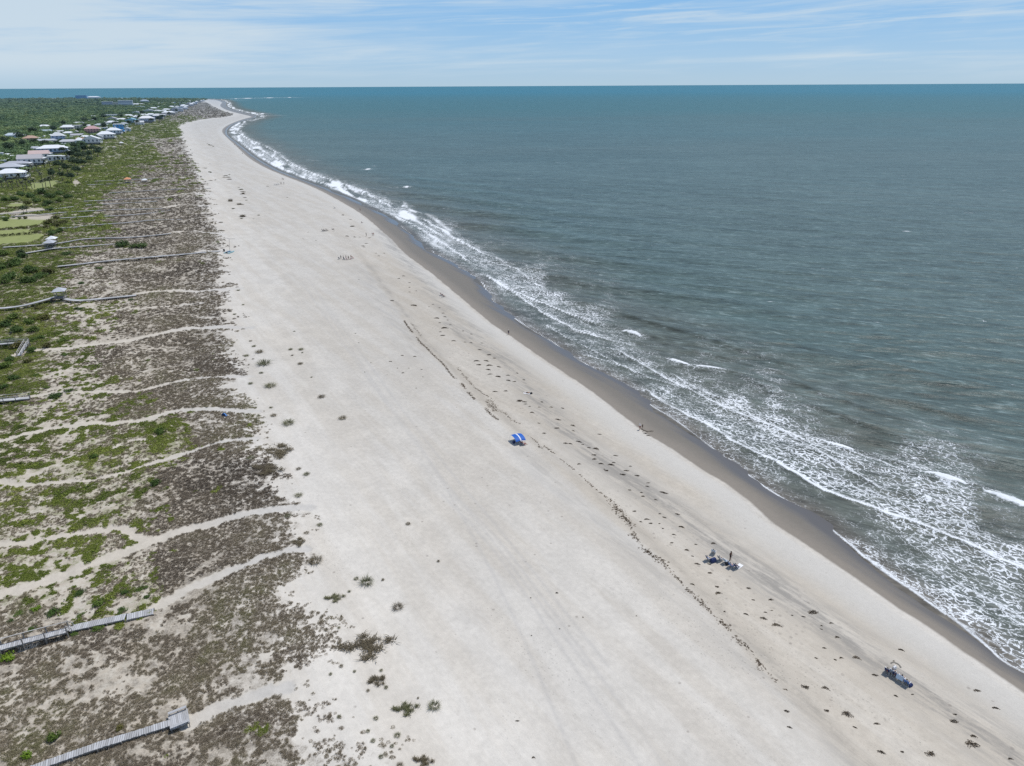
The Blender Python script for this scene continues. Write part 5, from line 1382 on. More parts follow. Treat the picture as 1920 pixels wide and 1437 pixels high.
# ================================================================== grass tufts and wrack on the beach
def make_tufts():
    TG = foliage_mat('beach_grass', [(0, (.11, .09, .06)), (.5, (.175, .145, .09)), (1, (.25, .215, .145))], False)
    TO = foliage_mat('green_beach_grass', [(0, (.09, .10, .05)), (.5, (.16, .16, .08)), (1, (.23, .22, .13))], False)
    tm = [mesh_of('grass_tuft', *grass_tuft(230, 1.0, 1.1, 800 + i, .013, .95), TG) for i in range(5)]; mm = [mesh_of('grass_tuft', *grass_mat(900, 850 + i), TG) for i in range(3)]
    R_ = random.Random(5)
    def tuft(px, py, w, mat, label, group=None, hs=1.0):
        p = GP(px, py); t = depth(px, py, p[2]); s = w * t / FPX / 2.0
        big = w > 31; o = mesh_obj('grass_tuft', mm[R_.randrange(3)] if big else tm[R_.randrange(5)], None, tuple(p), (0, 0, R_.uniform(-.3, .3) if big else R_.uniform(0, 6.28)), (s, s * (.8 if big else 1), (1.6 if big else max(.35, s * .62)) * hs), mat); tag(o, label, 'grass tuft', group)
    lone = [(688,1093,30,TO,'bushy green tuft on the sand with two small sprigs beside it'),(627,1122,32,TO,'tall two headed tuft left of the bushy green tuft'),(746,1140,24,TG,'isolated cone shaped brown tuft standing alone on the open sand'),
            (760,1330,42,TO,'widest sparse green tuft near the bottom, left of a rounder one'),(815,1325,28,TO,'rounder sparse tuft right of the widest green tuft near the bottom'),(704,1275,36,TG,'reddish brown tuft with scattered sprigs above the widest green tuft'),
            (683,1212,90,TG,'large flat brown mat of grass at the dune edge below the cone shaped tuft'),(592,1053,30,TG,'brown tuft at the dune edge right of the sand path mouth'),(560,1017,32,TG,'small brown tuft between two sand path mouths'),
            (523,846,66,TG,'wide brown grass island on the sand off the dune edge'),(500,880,54,TG,'brown grass island just below the wide one'),(541,795,26,TO,'green tuft alone on the sand above the wide brown grass island'),
            (495,683,30,TO,'green tuft leaning right on open sand in the middle distance'),(507,725,24,TO,'flat green tuft below the right leaning one'),(486,661,18,TG,'small tuft above the right leaning green one'),
            (603,745,16,TG,'forked small tuft on the open sand in mid beach'),(765,983,11,TG,'tiny dark tuft alone in the middle of the open sand'),(822,1053,7,TG,'tiny dark sprig right of the cone shaped tuft on open sand'),
            (545,656,10,TO,'left one of two tiny tufts side by side on open sand'),(565,656,12,TO,'right one of two tiny tufts side by side on open sand'),(563,683,12,TG,'tiny flat tuft below the pair of tiny tufts'),
            (642,785,18,TG,'low group of three dark sprigs on open sand'),(793,1428,34,TG,'brown tuft at the bottom edge of the picture'),(455,406,14,TG,'dark tuft on far sand right of a row of boardwalks'),(432,377,12,TG,'far dark tuft nearest the dune edge'),(449,384,12,TG,'flat far tuft right of the dune edge')]
    for px, py, w, mt, l in lone: tuft(px, py, w, mt, l)
    small = [(668,1086,14),(718,1088,9),(655,1110,9),(646,1126,9),(604,1157,10),(612,1182,12),(636,1178,9),(644,1196,8),(690,1296,10),(715,1258,10),(724,1290,12),(771,1298,14),(784,1310,6),(636,1345,12),(705,1348,14),(730,1362,10),(745,1380,18),(700,1390,14),(690,1372,12),(712,1395,10),
             (735,1400,12),(715,1420,14),(750,1437,20),(655,1275,14),(620,1265,10),(665,1260,9),(640,1250,12),(506,756,12),(513,780,18),(508,765,10),(480,790,14),(484,830,18),(470,860,20),(560,880,14),(575,890,18),(545,915,20),(560,930,22),(520,935,14),
             (540,968,18),(580,975,14),(600,985,16),(575,1000,14),(532,1040,12),(500,760,12),(490,700,12),(470,720,14),(462,668,14),(486,712,9),(548,667,8),(567,662,6),(584,708,6),(600,736,10),(552,622,6),(476,650,12),(470,640,9),(450,577,12),(456,572,8),(440,590,10),(447,545,10),
             (437,360,8),(393,323,8),(386,316,7),(395,324,7),(440,368,7),(453,410,9),(437,392,8),(485,404,7),(478,408,7),(462,376,6),(456,363,10),(452,356,9),(450,352,8),(420,333,7),(430,328,6),(425,330,6),(395,338,10),(404,338,6),(392,272,7),(400,275,6),(388,270,6)]
    for i_, (px, py, w) in enumerate(small):
      if i_ % 4 != 3: tuft(px, py, w * .8, TO if (px + py) % 3 else TG, 'small sparse grass sprig scattered on the sand off the dune edge', 'grass sprigs off the dune edge', .9)

WR = None
def make_wrack():
    WR1 = foliage_mat('dried_seaweed', [(0, (.060, .046, .034)), (.5, (.115, .088, .062)), (1, (.19, .15, .105))], False, hz=False)
    WRI = foliage_mat('wrack_line_seaweed', [(0, (.105, .072, .045)), (.5, (.175, .125, .080)), (1, (.26, .195, .13))], True, hz=False)
    def clump(seed, n=46):
        r = np.random.default_rng(seed); v, f = twig_clump(n * 3, 1.0, .24, seed, .085); k_ = np.array(v).reshape(-1, 4, 3); k_ = k_ - k_.mean(1, keepdims=True) * (.45 * r.random((len(k_), 1, 1)) ** 1.2) * np.array([1, 1, 0]); v = k_.reshape(-1, 3)
        bend = r.uniform(-.5, .5); v = v * np.array([1.0, .42, .8]); v[:, 1] += bend * v[:, 0] ** 2
        return v, f
    ms = [mesh_of('seaweed_clump', *clump(900 + i), WR1) for i in range(7)]
    R_ = random.Random(8)
    def put(px, py, w, label, group, tilt=0.5):
        p = GP(px, py); t = depth(px, py, p[2]); s = 1.08 * w * t / FPX / 2
        o = mesh_obj('seaweed_clump', ms[R_.randrange(7)], None, tuple(p), (0, 0, R_.uniform(-1.1, .5) * tilt), (s, s * R_.uniform(.8, 1.5), max(.5, s * .8))); tag(o, label, 'seaweed', group)
    def z(x0, y0, k, pts): return [(x0 + a / k, y0 + b / k, max(3.2, c / k)) for a, b, c in pts]
    A = z(960,740,3.99,[(60,45,50),(100,72,30),(132,90,22),(203,95,22),(225,57,20),(293,95,30),(378,103,32),(150,134,36),(345,188,50),(455,232,44),(460,272,30),(335,252,44),(655,298,34),(500,353,52),(530,375,24),(400,365,40),(437,368,36),(630,405,54),(615,453,44),(615,483,40),(665,517,46),(740,525,54),
        (708,570,36),(855,570,44),(830,600,52),(937,608,44),(885,537,24),(775,458,40),(1018,662,32),(1012,688,36),(968,734,26),(980,762,32),(880,715,30),(1075,787,30),(1135,735,66),(917,874,34),(1105,893,24),(1238,896,40),(1140,920,40),(1008,933,50),(963,952,24),(1038,965,34),(1104,967,22),(1128,1003,18),(1268,990,52),(1210,1048,36),
        (1308,1163,40),(1350,1210,24),(1505,1113,46),(1375,1122,24),(1195,1110,30),(1385,1267,50),(1475,1270,34),(1480,1335,40),(500,520,34),(690,560,20),(760,510,30),(575,398,30),(240,290,34),(200,215,24)])
    for q in A: put(*q, 'dark dried seaweed clump strewn between the wrack line and the grey sand streak', 'seaweed clumps on the trodden upper beach')
    B = z(620,400,3.99,[(840,748,26),(855,775,30),(795,785,44),(815,820,24),(815,708,20),(765,683,20),(735,700,14),(850,858,56),(875,800,20),(895,832,18),(838,915,40),(820,888,26),(990,882,22),(1052,905,28),(920,955,40),(1005,965,22),(1050,970,30),(1130,972,18),(1115,1022,34),(1185,1060,40),(1225,1085,30),(1090,1105,50),(1165,1105,50),(1110,1135,44),(1185,1138,50),
        (1258,1150,40),(1180,1170,44),(1325,1213,36),(1255,1222,50),(1190,1205,40),(1395,1197,24),(1445,1247,26),(1330,1252,46),(1375,1260,34),(1310,1330,34),(1410,1408,44),(1450,1412,40),(1580,1412,24),(1230,1335,44),(625,690,60),(590,520,24),(590,555,20),(640,582,16),(590,590,22),(545,470,30),(510,490,24),(400,300,22),(360,320,22),(340,300,20),(150,48,20),(90,15,24),(160,100,36),(120,170,20),(180,180,24),(290,185,22),
        (210,497,10),(450,1110,22),(535,1065,26),(630,1072,30),(680,1170,18),(585,1160,14),(500,1160,14),(540,1195,26),(255,1190,14),(185,900,14),(210,970,14),(440,1110,14),(300,1120,14),(690,1225,14),(640,1310,14),(460,655,36)])
    for q in B: put(*q, 'dark dried seaweed clump in the middle distance near the beach ridge', 'seaweed clumps in the middle distance')
    C_ = z(1440,1077,3.99,[(20,190,44),(28,272,20),(335,285,90),(265,318,34),(180,308,20),(60,378,80),(400,412,22),(515,470,44),(420,552,34),(545,625,34),(503,640,24),(660,622,66),(360,628,24),(800,755,50),(430,850,64),(995,565,50),(955,910,34),(1080,900,24),(140,1025,44),(160,1145,44),(440,1022,44),(590,1045,90),(650,1146,34),(812,1118,56),(845,1330,66),(1005,1330,30),(1215,1345,90),(1535,1210,56),(1520,1270,110),(1400,1050,34),(1390,1100,70),(1560,870,60),(1700,1000,60),(1810,1380,44),(280,845,70),(940,650,20),(470,365,34),(400,385,20)])
    for q in C_: put(*q, 'brown dried seaweed clump on the smooth sand around the nearest group of chairs', 'seaweed clumps in the right foreground')
    D_ = z(960,1077,3.99,[(160,1370,30),(40,1098,34),(335,140,26),(355,410,14),(530,322,14),(140,178,10),(145,460,10),(930,312,10),(1350,75,40),(1535,95,36),(1540,140,60),(1770,105,40),(1805,193,30),(1880,330,60),(1750,298,44),(1895,285,30),(1590,280,20)])
    for q in D_: put(*q, 'small dark debris clump on the open near sand', 'debris on the near sand')
    tr = z(590,420,16,[(960,360,60),(1010,390,60),(1190,385,60),(1350,400,80),(1650,425,50),(40,500,60),(1550,590,120),(1450,665,120),(1480,700,100)]) + z(320,150,3.99,[(535,935,36),(470,963,30),(450,910,36),(445,893,34),(540,1025,56),(620,1040,18),(660,1015,16),(510,805,24),(530,820,40),(540,838,44),(540,855,44),(555,882,34),(430,730,44),(440,745,44),(410,718,40),(295,690,30),(250,660,24),(293,625,14),(300,755,36),(725,797,24),(872,880,20),(1290,1010,20),(1345,1045,22),(1360,1095,40),(1320,1170,30),(1030,1140,16),(990,1190,12),(300,490,34),(275,478,18)])
    for q in tr: put(*q, 'far dark clump of seaweed or grass on the wide beach', 'far dark clumps on the wide beach', .2)
    # the wrack line itself: nobody could count its bits
    r = np.random.default_rng(12); P, S, T = [], [], []
    for pts, wd, dens in (([(758,601),(764,612),(774,624),(784,636),(790,645),(800,652),(808,662),(820,673),(832,683),(842,698),(850,707),(862,715),(872,728),(880,738),(890,750),(900,755),(908,762),(920,778),(932,786),(940,792),(950,797),(960,802)], .32, 9),
                          ([(912,745),(922,760),(930,772)], .9, 14), ([(858,690),(866,700),(876,712),(890,727),(902,737),(918,745)], .3, 4), ([(770,606),(780,618),(790,630)], .3, 3), ([(938,770),(950,778),(962,790),(976,795),(984,803)], .35, 4),
                          ([(990,815),(1005,828),(1020,845)], .35, 3), ([(1143,937),(1152,948),(1165,962),(1178,978),(1185,987)], .6, 10), ([(1150,952),(1162,968),(1178,978)], .6, 9), ([(1174,997),(1184,1003),(1192,1009)], .5, 14), ([(1212,1032),(1222,1042),(1234,1050),(1246,1054)], .6, 16),
                          ([(1203,1027),(1215,1038)], .4, 6), ([(1242,1057),(1250,1066)], .35, 6), ([(1258,1075),(1268,1084),(1276,1091)], .35, 5), ([(1283,1099),(1294,1112)], .55, 12), ([(1303,1119),(1314,1125),(1320,1136),(1328,1143)], .5, 10), ([(1347,1162),(1358,1172),(1370,1181)], .5, 12), ([(1375,1192),(1388,1206),(1404,1215)], .4, 6), ([(1408,1228),(1418,1238),(1430,1256)], .45, 8),
                          ([(985,806),(1002,822),(1040,852),(1080,884),(1110,912),(1143,937)], .22, 3), ([(1178,980),(1203,1027),(1215,1034)], .25, 2.5), ([(1246,1054),(1262,1076),(1300,1116),(1347,1162)], .25, 2.5), ([(1368,1180),(1404,1215),(1440,1262),(1480,1300)], .25, 1.8)):
        q = smooth(np.array([GP(a, b) for a, b in pts]), 1); d = np.r_[0, np.cumsum(np.linalg.norm(np.diff(q[:, :2], axis=0), axis=1))]
        n = int(d[-1] * dens * 1.7); s = r.random(n) * d[-1]
        gap = vnoise(s * .28, 0 * s + len(P), 5) > .22
        x = np.interp(s, d, q[:, 0]) + r.normal(size=n) * wd * .6; y = np.interp(s, d, q[:, 1]) + r.normal(size=n) * wd * .6
        x, y = x[gap], y[gap]; P.append(np.stack([x, y, zland(x, y)], -1)); S.append(r.uniform(.10, .30, len(x))); T.append(r.random(len(x)))
    P, S, T = map(np.concatenate, (P, S, T))
    scatter('wrack_line', 'thin brown broken line of seaweed running along the upper beach', P, S, r.uniform(0, 6.28, len(P)), T, r.integers(0, 4, len(P)), [mesh_of('seaweed_bit', *clump(950 + i, 30), WRI) for i in range(4)])
    # branch on the damp sand
    p = GP(1203, 806); r_ = empty('driftwood', tuple(p), 0, 'thin dark branch with twigs lying at the edge of the damp sand', 'driftwood')
    q = [np.array(GP(a, b)) - p for a, b in ((1202,805),(1209,808),(1214,809.5),(1221,808.5),(1226,809))]
    mb = MB(); mb.tube([tuple(a + [0, 0, .06]) for a in q], [.10, .09, .07, .06, .03], 7); mb.build('trunk', BARK, r_)
    for a, b in (((1212,809),(1215,812)),((1217,809),(1224,811)),((1208,807.5),(1204,811))):
        mb = MB(); A_, B_ = np.array(GP(*a)) - p, np.array(GP(*b)) - p; mb.tube([tuple(A_ + [0, 0, .06]), tuple(B_ + [0, 0, .18])], [.06, .02], 5); mb.build('branch', BARK, r_)
    put(1209, 813, 10, 'pale dry weed heap below the thin dark branch', None); put(1215, 817, 9, 'second dry weed heap below the thin dark branch', None)
# ================================================================== people
def skin_mesh(name, joints, edges, mat, root=0, sub=1):
    """one continuous surface grown over a jointed skeleton"""
    me = bpy.data.meshes.new(name); me.from_pydata([j[:3] for j in joints], edges, [])
    o = bpy.data.objects.new(name, me); COL.objects.link(o)
    o.modifiers.new('skin', 'SKIN').use_smooth_shade = True
    if not me.skin_vertices: me.skin_vertices.new()
    for i, j in enumerate(joints):
        sv = me.skin_vertices[0].data[i]; r = j[3]; sv.radius = r if hasattr(r, '__len__') else (r, r); sv.use_root = (i == root); sv.use_loose = False
    m = o.modifiers.new('sub', 'SUBSURF'); m.levels = sub; m.render_levels = sub
    dg = bpy.context.evaluated_depsgraph_get(); dg.update()
    out = bpy.data.meshes.new_from_object(o.evaluated_get(dg)); out.name = name
    bpy.data.objects.remove(o); bpy.data.meshes.remove(me)
    out.materials.clear(); out.materials.append(mat); return out

POSES = {
 # pelvis, waist, chest, neck, head, crown ; hip/knee/ankle/toe L,R ; shoulder/elbow/wrist L,R   (the person faces +y)
 'stand': dict(sp=[(0,0,.95),(0,0,1.14),(0,-.01,1.34),(0,-.01,1.50),(0,.01,1.60),(0,.01,1.69)],
    l=[[(-.09,0,.88),(-.11,.02,.49),(-.12,-.03,.09),(-.14,.13,.035)],[(.09,0,.88),(.11,.03,.49),(.13,-.02,.09),(.15,.14,.035)]],
    a=[[(-.18,-.01,1.42),(-.25,-.05,1.14),(-.22,.12,.95)],[(.18,-.01,1.42),(.26,-.03,1.14),(.24,.07,.90)]]),
 'walk': dict(sp=[(0,0,.93),(0,.01,1.12),(0,.03,1.32),(0,.05,1.48),(0,.08,1.58),(0,.09,1.67)],
    l=[[(-.09,0,.86),(-.10,.20,.50),(-.10,.26,.10),(-.10,.42,.06)],[(.09,0,.86),(.10,-.06,.48),(.10,-.36,.14),(.10,-.26,.03)]],
    a=[[(-.18,.02,1.40),(-.23,-.14,1.14),(-.22,-.08,.90)],[(.18,.02,1.40),(.23,.10,1.13),(.20,.32,.98)]]),
 'chair': dict(sp=[(0,0,.36),(0,-.10,.53),(0,-.22,.72),(0,-.27,.86),(0,-.25,.97),(0,-.25,1.06)],
    l=[[(-.09,.03,.35),(-.12,.42,.46),(-.13,.72,.12),(-.14,.86,.05)],[(.09,.03,.35),(.12,.44,.42),(.13,.80,.10),(.14,.94,.05)]],
    a=[[(-.18,-.23,.80),(-.27,-.10,.56),(-.24,.16,.53)],[(.18,-.23,.80),(.27,-.10,.56),(.23,.16,.52)]]),
 'sit': dict(sp=[(0,0,.13),(0,-.05,.31),(0,-.08,.52),(0,-.07,.67),(0,-.03,.78),(0,-.03,.87)],
    l=[[(-.10,.04,.12),(-.16,.40,.38),(-.14,.66,.08),(-.14,.80,.04)],[(.10,.04,.12),(.16,.44,.32),(.15,.76,.08),(.16,.90,.04)]],
    a=[[(-.18,-.08,.60),(-.26,.06,.40),(-.18,.30,.38)],[(.18,-.08,.60),(.27,-.20,.36),(.28,-.28,.08)]]),
 'lie': dict(sp=[(0,0,.14),(0,-.19,.15),(0,-.40,.16),(0,-.55,.16),(0,-.66,.17),(0,-.75,.17)],
    l=[[(-.09,.06,.13),(-.12,.46,.22),(-.13,.86,.08),(-.15,.94,.15)],[(.09,.06,.13),(.12,.47,.11),(.14,.90,.08),(.16,.97,.15)]],
    a=[[(-.18,-.45,.15),(-.30,-.24,.10),(-.26,.02,.08)],[(.18,-.45,.15),(.34,-.52,.10),(.20,-.70,.10)]]),
}
def V3(p): return np.array(p, float)
def hand_joints(wr, el, side, J, E, wi):
    """palm, four unequal bent fingers and a thumb leaving the side of the palm"""
    d = V3(wr) - V3(el); d /= np.linalg.norm(d); up = V3((0, 1, 0)) if abs(d[1]) < .8 else V3((0, 0, 1))
    s = np.cross(d, up); s /= np.linalg.norm(s); n = np.cross(s, d)
    palm = V3(wr) + d * .055; J.append((*palm, (.036, .018))); pi = len(J) - 1; E.append((wi, pi))
    for k, (o, L) in enumerate(((-.030, .068), (-.010, .080), (.010, .074), (.030, .058))):
        b = palm + d * .045 + s * o; J.append((*b, .0095)); b0 = len(J) - 1; E.append((pi, b0))
        m = b + d * L * .55 + n * .010; J.append((*m, .0085)); E.append((b0, b0 + 1))
        e = m + d * L * .40 + n * .028; J.append((*e, .0065)); E.append((b0 + 1, b0 + 2))
    t0 = palm - d * .015 + s * side * .040; J.append((*t0, .011)); k0 = len(J) - 1; E.append((pi, k0))
    t1 = t0 + d * .040 + s * side * .026; J.append((*t1, .009)); E.append((k0, k0 + 1))

def body_parts(pose, mats):
    P = POSES[pose]; sp = P['sp']; J, E = [], []
    rad = [(.15,.11), (.13,.095), (.155,.105), (.058,.058), (.082,.092), (.070,.085)]
    for i, (p, r) in enumerate(zip(sp, rad)):
        J.append((*p, r)); 
        if i: E.append((i - 1, i))
    # nose and chin give the head a front
    f = V3((0, 1, 0)) if pose != 'lie' else V3((0, 0, 1))
    J.append((*(V3(sp[4]) + f * .088 + V3((0, 0, -.008))), .020)); E.append((4, len(J) - 1))
    for side, leg in zip((-1, 1), P['l']):
        prev = 0
        for p, r in zip(leg, (.098, .062, .042, .036)):
            J.append((*p, r)); E.append((prev, len(J) - 1)); prev = len(J) - 1
    for side, arm in zip((-1, 1), P['a']):
        prev = 2
        for p, r in zip(arm, (.062, .044, .032)):
            J.append((*p, r)); E.append((prev, len(J) - 1)); prev = len(J) - 1
        hand_joints(arm[2], arm[1], side, J, E, prev)
    body = skin_mesh('body_' + pose, J, E, mats[0])
    # hair: a cap over the skull
    hb = MB(); c = V3(sp[4]) * .35 + V3(sp[5]) * .65
    up = V3(sp[5]) - V3(sp[4]); up /= np.linalg.norm(up)
    hb.blob(tuple(c - f * .018 + up * .012), (.098, .104, .104), 12, 8)
    hair = hb.mesh('hair', mats[1], True)
    # trousers / shorts
    JJ = [(*sp[0], (.165, .125)), (*sp[1], (.142, .108))]; EE = [(0, 1)]
    for leg in P['l']:
        m = V3(leg[0]) * .25 + V3(leg[1]) * .75
        JJ.append((*leg[0], .112)); EE.append((0, len(JJ) - 1)); JJ.append((*m, .088)); EE.append((len(JJ) - 2, len(JJ) - 1))
    shorts = skin_mesh('shorts_' + pose, JJ, EE, mats[2])
    JJ = [(*(V3(sp[0]) * .5 + V3(sp[1]) * .5), (.155, .12)), (*sp[1], (.142, .108)), (*sp[2], (.17, .12)), (*(V3(sp[2]) * .35 + V3(sp[3]) * .65), (.08, .08))]; EE = [(0, 1), (1, 2), (2, 3)]
    for arm in P['a']:
        m = V3(arm[0]) * .35 + V3(arm[1]) * .65
        JJ.append((*arm[0], .078)); EE.append((2, len(JJ) - 1)); JJ.append((*m, .062)); EE.append((len(JJ) - 2, len(JJ) - 1))
    shirt = skin_mesh('shirt_' + pose, JJ, EE, mats[3])
    return body, hair, shorts, shirt

def make_people():
    sk = [paint('skin_light', (.52, .34, .25), .6, .3, .06, 4), paint('skin_tan', (.34, .20, .13), .6, .3, .06, 4), paint('skin_brown', (.16, .085, .055), .6, .3, .06, 4)]
    cloth = {k: paint('cloth_' + k, c, .85, .15, .1, 6) for k, c in dict(white=(.72,.72,.72), navy=(.035,.05,.13), red=(.42,.06,.06), blue=(.10,.20,.48), black=(.03,.03,.035), pale=(.45,.55,.68), maroon=(.20,.04,.05), coral=(.60,.25,.18), grey=(.30,.31,.33), green=(.08,.20,.12)).items()}
    hairm = [paint('hair_dark', (.03, .022, .018), .7, .2), paint('hair_fair', (.30, .20, .10), .7, .2)]
    lib = {k: body_parts(k, (sk[0], hairm[0], cloth['navy'], cloth['white'])) for k in POSES}
    def person(px, py, pose, face, label, skin=1, shirt=None, shorts='navy', hair=0, sc=1.0, group=None, z=0.0, at=None, hat=None):
        p = at if at is not None else GP(px, py); b, h, s, t = lib[pose]
        r = empty('person', (p[0], p[1], p[2] + z), R(face), label, 'person', group); r.scale = (sc, sc, sc)
        bo = mesh_obj('body', b, r, mat=sk[skin]); mesh_obj('hair', h, r, mat=cloth[hat] if hat else hairm[hair])
        mesh_obj('shorts', s, r, mat=cloth[shorts])
        if shirt: mesh_obj('shirt', t, r, mat=cloth[shirt])
        return r
    # ---- folding beach chairs
    frame = paint('chair_frame', (.55, .56, .57), .4, .5, .05, 3)
    fm = MB()
    for s in (-.30, .30):
        fm.tube([(s, -.42, 1.0), (s, -.04, .30), (s, .44, .34)], .014, 6); fm.tube([(s, -.34, .02), (s, .10, .60)], .014, 6); fm.tube([(s, .42, .02), (s, -.26, .60)], .014, 6); fm.tube([(s, -.34, .02), (s, .42, .02)], .014, 6)
    fm.tube([(-.3, -.42, 1.0), (.3, -.42, 1.0)], .014, 6); fm.tube([(-.3, .44, .34), (.3, .44, .34)], .014, 6); fm.tube([(-.3, -.34, .02), (.3, -.34, .02)], .014, 6)
    frame_me = fm.mesh('frame', frame, True)
    def cloth_strip(pts, name):
        mb = MB(); n = len(pts); v = []
        for p in pts: v += [(-.29, p[0], p[1]), (.29, p[0], p[1])]
        v += [(x, y - .012, z_ - .018) for x, y, z_ in v]
        f = [(2*i, 2*i+1, 2*i+3, 2*i+2) for i in range(n - 1)] + [(2*n+2*i, 2*n+2*i+2, 2*n+2*i+3, 2*n+2*i+1) for i in range(n - 1)]
        f += [(2*i, 2*i+2, 2*n+2*i+2, 2*n+2*i) for i in range(n - 1)] + [(2*i+1, 2*n+2*i+1, 2*n+2*i+3, 2*i+3) for i in range(n - 1)] + [(0, 2*n, 2*n+1, 1), (2*n-2, 2*n-1, 4*n-1, 4*n-2)]
        mb.add(v, f); return mb.mesh(name, cloth['navy'], False)
    seat_me = cloth_strip([(-.03, .30), (.10, .25), (.28, .26), (.43, .335)], 'seat'); back_me = cloth_strip([(-.41, .99), (-.30, .74), (-.17, .50), (-.06, .31)], 'backrest')
    ab = MB(); ab.box((-.33, .02, .61), (.06, .44, .025)); ab.box((.33, .02, .61), (.06, .44, .025)); arm_me = ab.mesh('armrest', frame)
    def chair(px, py, face, col, label, sc=1.12, group=None, z=0):
        p = GP(px, py); r = empty('beach_chair', tuple(p), R(face), label, 'chair', group); r.scale = (sc, sc, sc)
        mesh_obj('frame', frame_me, r); mesh_obj('seat', seat_me, r, mat=cloth[col]); mesh_obj('backrest', back_me, r, mat=cloth[col]); mesh_obj('armrest', arm_me, r); return p
    def towel(px, py, l, w, ang, col, label):
        p = GP(px, py); mb = MB(); n = 8; rr = random.Random(int(px)); v = []
        for i in range(n + 1):
            for j in range(5): v.append(((j / 4 - .5) * w, (i / n - .5) * l, .035 + rr.uniform(0, .035)))
        f = [(i*5+j, i*5+j+1, i*5+j+6, i*5+j+5) for i in range(n) for j in range(4)]
        mb.add(v, f); o = mb.build('towel', cloth[col]); o.location = tuple(p); o.rotation_euler = (0, 0, R(ang)); tag(o, label, 'towel'); return o
    def bag(px, py, s, col, label, name='beach_bag', h=.8):
        p = GP(px, py); r = empty(name, tuple(p), R(25), label, 'bag')
        mb = MB(); q = [(-.5,-.32,0),(.5,-.32,0),(.5,.32,0),(-.5,.32,0),(-.62,-.38,h*.55),(.62,-.38,h*.55),(.62,.38,h*.55),(-.62,.38,h*.55),(-.5,-.25,h),(.5,-.25,h),(.5,.25,h),(-.5,.25,h)]
        mb.add([tuple(a * s for a in v) for v in q], [(3,2,1,0),(8,9,10,11)] + [(a+i, a+(i+1)%4, a+4+(i+1)%4, a+4+i) for a in (0, 4) for i in range(4)]); mb.build('body', cloth[col], r)
        for sg in (-1, 1):
            hb = MB(); hb.tube([(-.25*s, sg*.25*s, h*s), (-.18*s, sg*.2*s, (h+.3)*s), (.18*s, sg*.2*s, (h+.3)*s), (.25*s, sg*.25*s, h*s)], .02, 6); hb.build('handle', cloth[col], r)
    SEA_ = -62   # facing the water
    # ---- group in the right foreground
    person(1368.8, 1050.5, 'stand', -150, 'brown skinned man in dark trunks standing upright beside the row of chairs', 2, None, 'black', sc=1.04)
    c = chair(1327, 1051.5, SEA_ - 10, 'navy', 'navy beach chair at the left end of the standing man\'s group'); person(0, 0, 'chair', SEA_ - 10, 'person in blue shirt seated at the left end beside the large navy bag', 1, 'blue', 'pale', at=c)
    bag(1337, 1054, .80, 'navy', 'large square navy beach bag standing left of the row of chairs', h=.95)
    c = chair(1337.5, 1038.5, SEA_ + 30, 'pale', 'mint blue beach chair set apart above the large navy bag'); person(0, 0, 'chair', SEA_ + 30, 'person in white top leaning back in the mint blue chair', 0, 'white', 'coral', at=c)
    c = chair(1349.5, 1051.5, SEA_, 'grey', 'grey beach chair right of the large navy bag'); person(0, 0, 'chair', SEA_, 'dark haired person in pale shirt in the grey chair', 1, 'pale', 'grey', at=c)
    c = chair(1360, 1056.5, SEA_, 'pale', 'pale blue empty beach chair in the middle of the row')
    bag(1363.5, 1059, .62, 'black', 'small black bag leaning against the pale blue empty chair')
    c = chair(1370, 1064, SEA_ + 5, 'blue', 'blue beach chair second from the right end of the row'); person(0, 0, 'chair', SEA_ + 5, 'suntanned person with bare legs stretched out, second from the right end', 0, 'pale', 'coral', at=c)
    c = chair(1379.5, 1066, SEA_, 'navy', 'navy beach chair at the right end of the row beside a white towel'); person(0, 0, 'chair', SEA_, 'person in dark shirt in the chair at the right end of the row', 1, 'navy', 'navy', at=c)
    towel(1385.5, 1062.5, 1.5, .8, -50, 'white', 'white towel spread at the right end of the row of chairs')
    # ---- group at the lower right
    CL = {1663: 'navy beach chair at the upper left end of the lower right row', 1672.5: 'pale blue beach chair, second from the upper left in the lower right row', 1677.5: 'navy beach chair in the middle of the lower right row', 1699: 'blue beach chair at the lower right end of the lower right row'}
    for px, py, col, who in ((1663, 1262, 'navy', ('tan person in the chair at the upper left end of the lower right row', 1, 'maroon', 'coral')), (1672.5, 1264.5, 'pale', ('person in blue top next to the upper left end of the lower right row', 0, 'blue', 'white')),
                             (1677.5, 1269, 'navy', ('bare chested sunburnt person in the middle of the lower right row', 0, None, 'red')), (1699, 1284, 'blue', ('person with dark hair at the lower right end of the lower right row', 1, 'navy', 'navy'))):
        c = chair(px, py, SEA_ + 12, col, CL[px]); person(0, 0, 'chair', SEA_ + 12, who[0], who[1], who[2], who[3], at=c)
    c = chair(1689, 1277, SEA_ + 12, 'pale', 'wide pale blue towel draped chair second from the lower right end', 1.15); person(0, 0, 'sit', SEA_ + 12, 'sunburnt person half hidden by the towel draped chair', 0, 'coral', 'navy', at=c, z=.22)
    o = towel(1688, 1275, 1.25, .9, SEA_ + 12, 'pale', 'pale blue towel hung over the back of the wide chair'); 
    # hang it over the back
    for v in o.data.vertices: v.co.z = 1.16 - abs(v.co.y) * 1.05 + .02 * math.sin(9 * v.co.x); v.co.y = v.co.y * .32 - .47
    bag(1706.5, 1287, .5, 'navy', 'small dark bag on the sand at the lower right end of the row'); bag(1676.5, 1254.5, .45, 'white', 'small white bag in front of the upper left chairs', h=1.0)
    ring = MB(); pr = GP(1679, 1249); n = 12
    for k in range(n):
        a = -.4 + 2.9 * k / n; ring.blob((math.cos(a) * .62, math.sin(a) * .62, .0), (.13, .12, .05), 7, 5, .3)
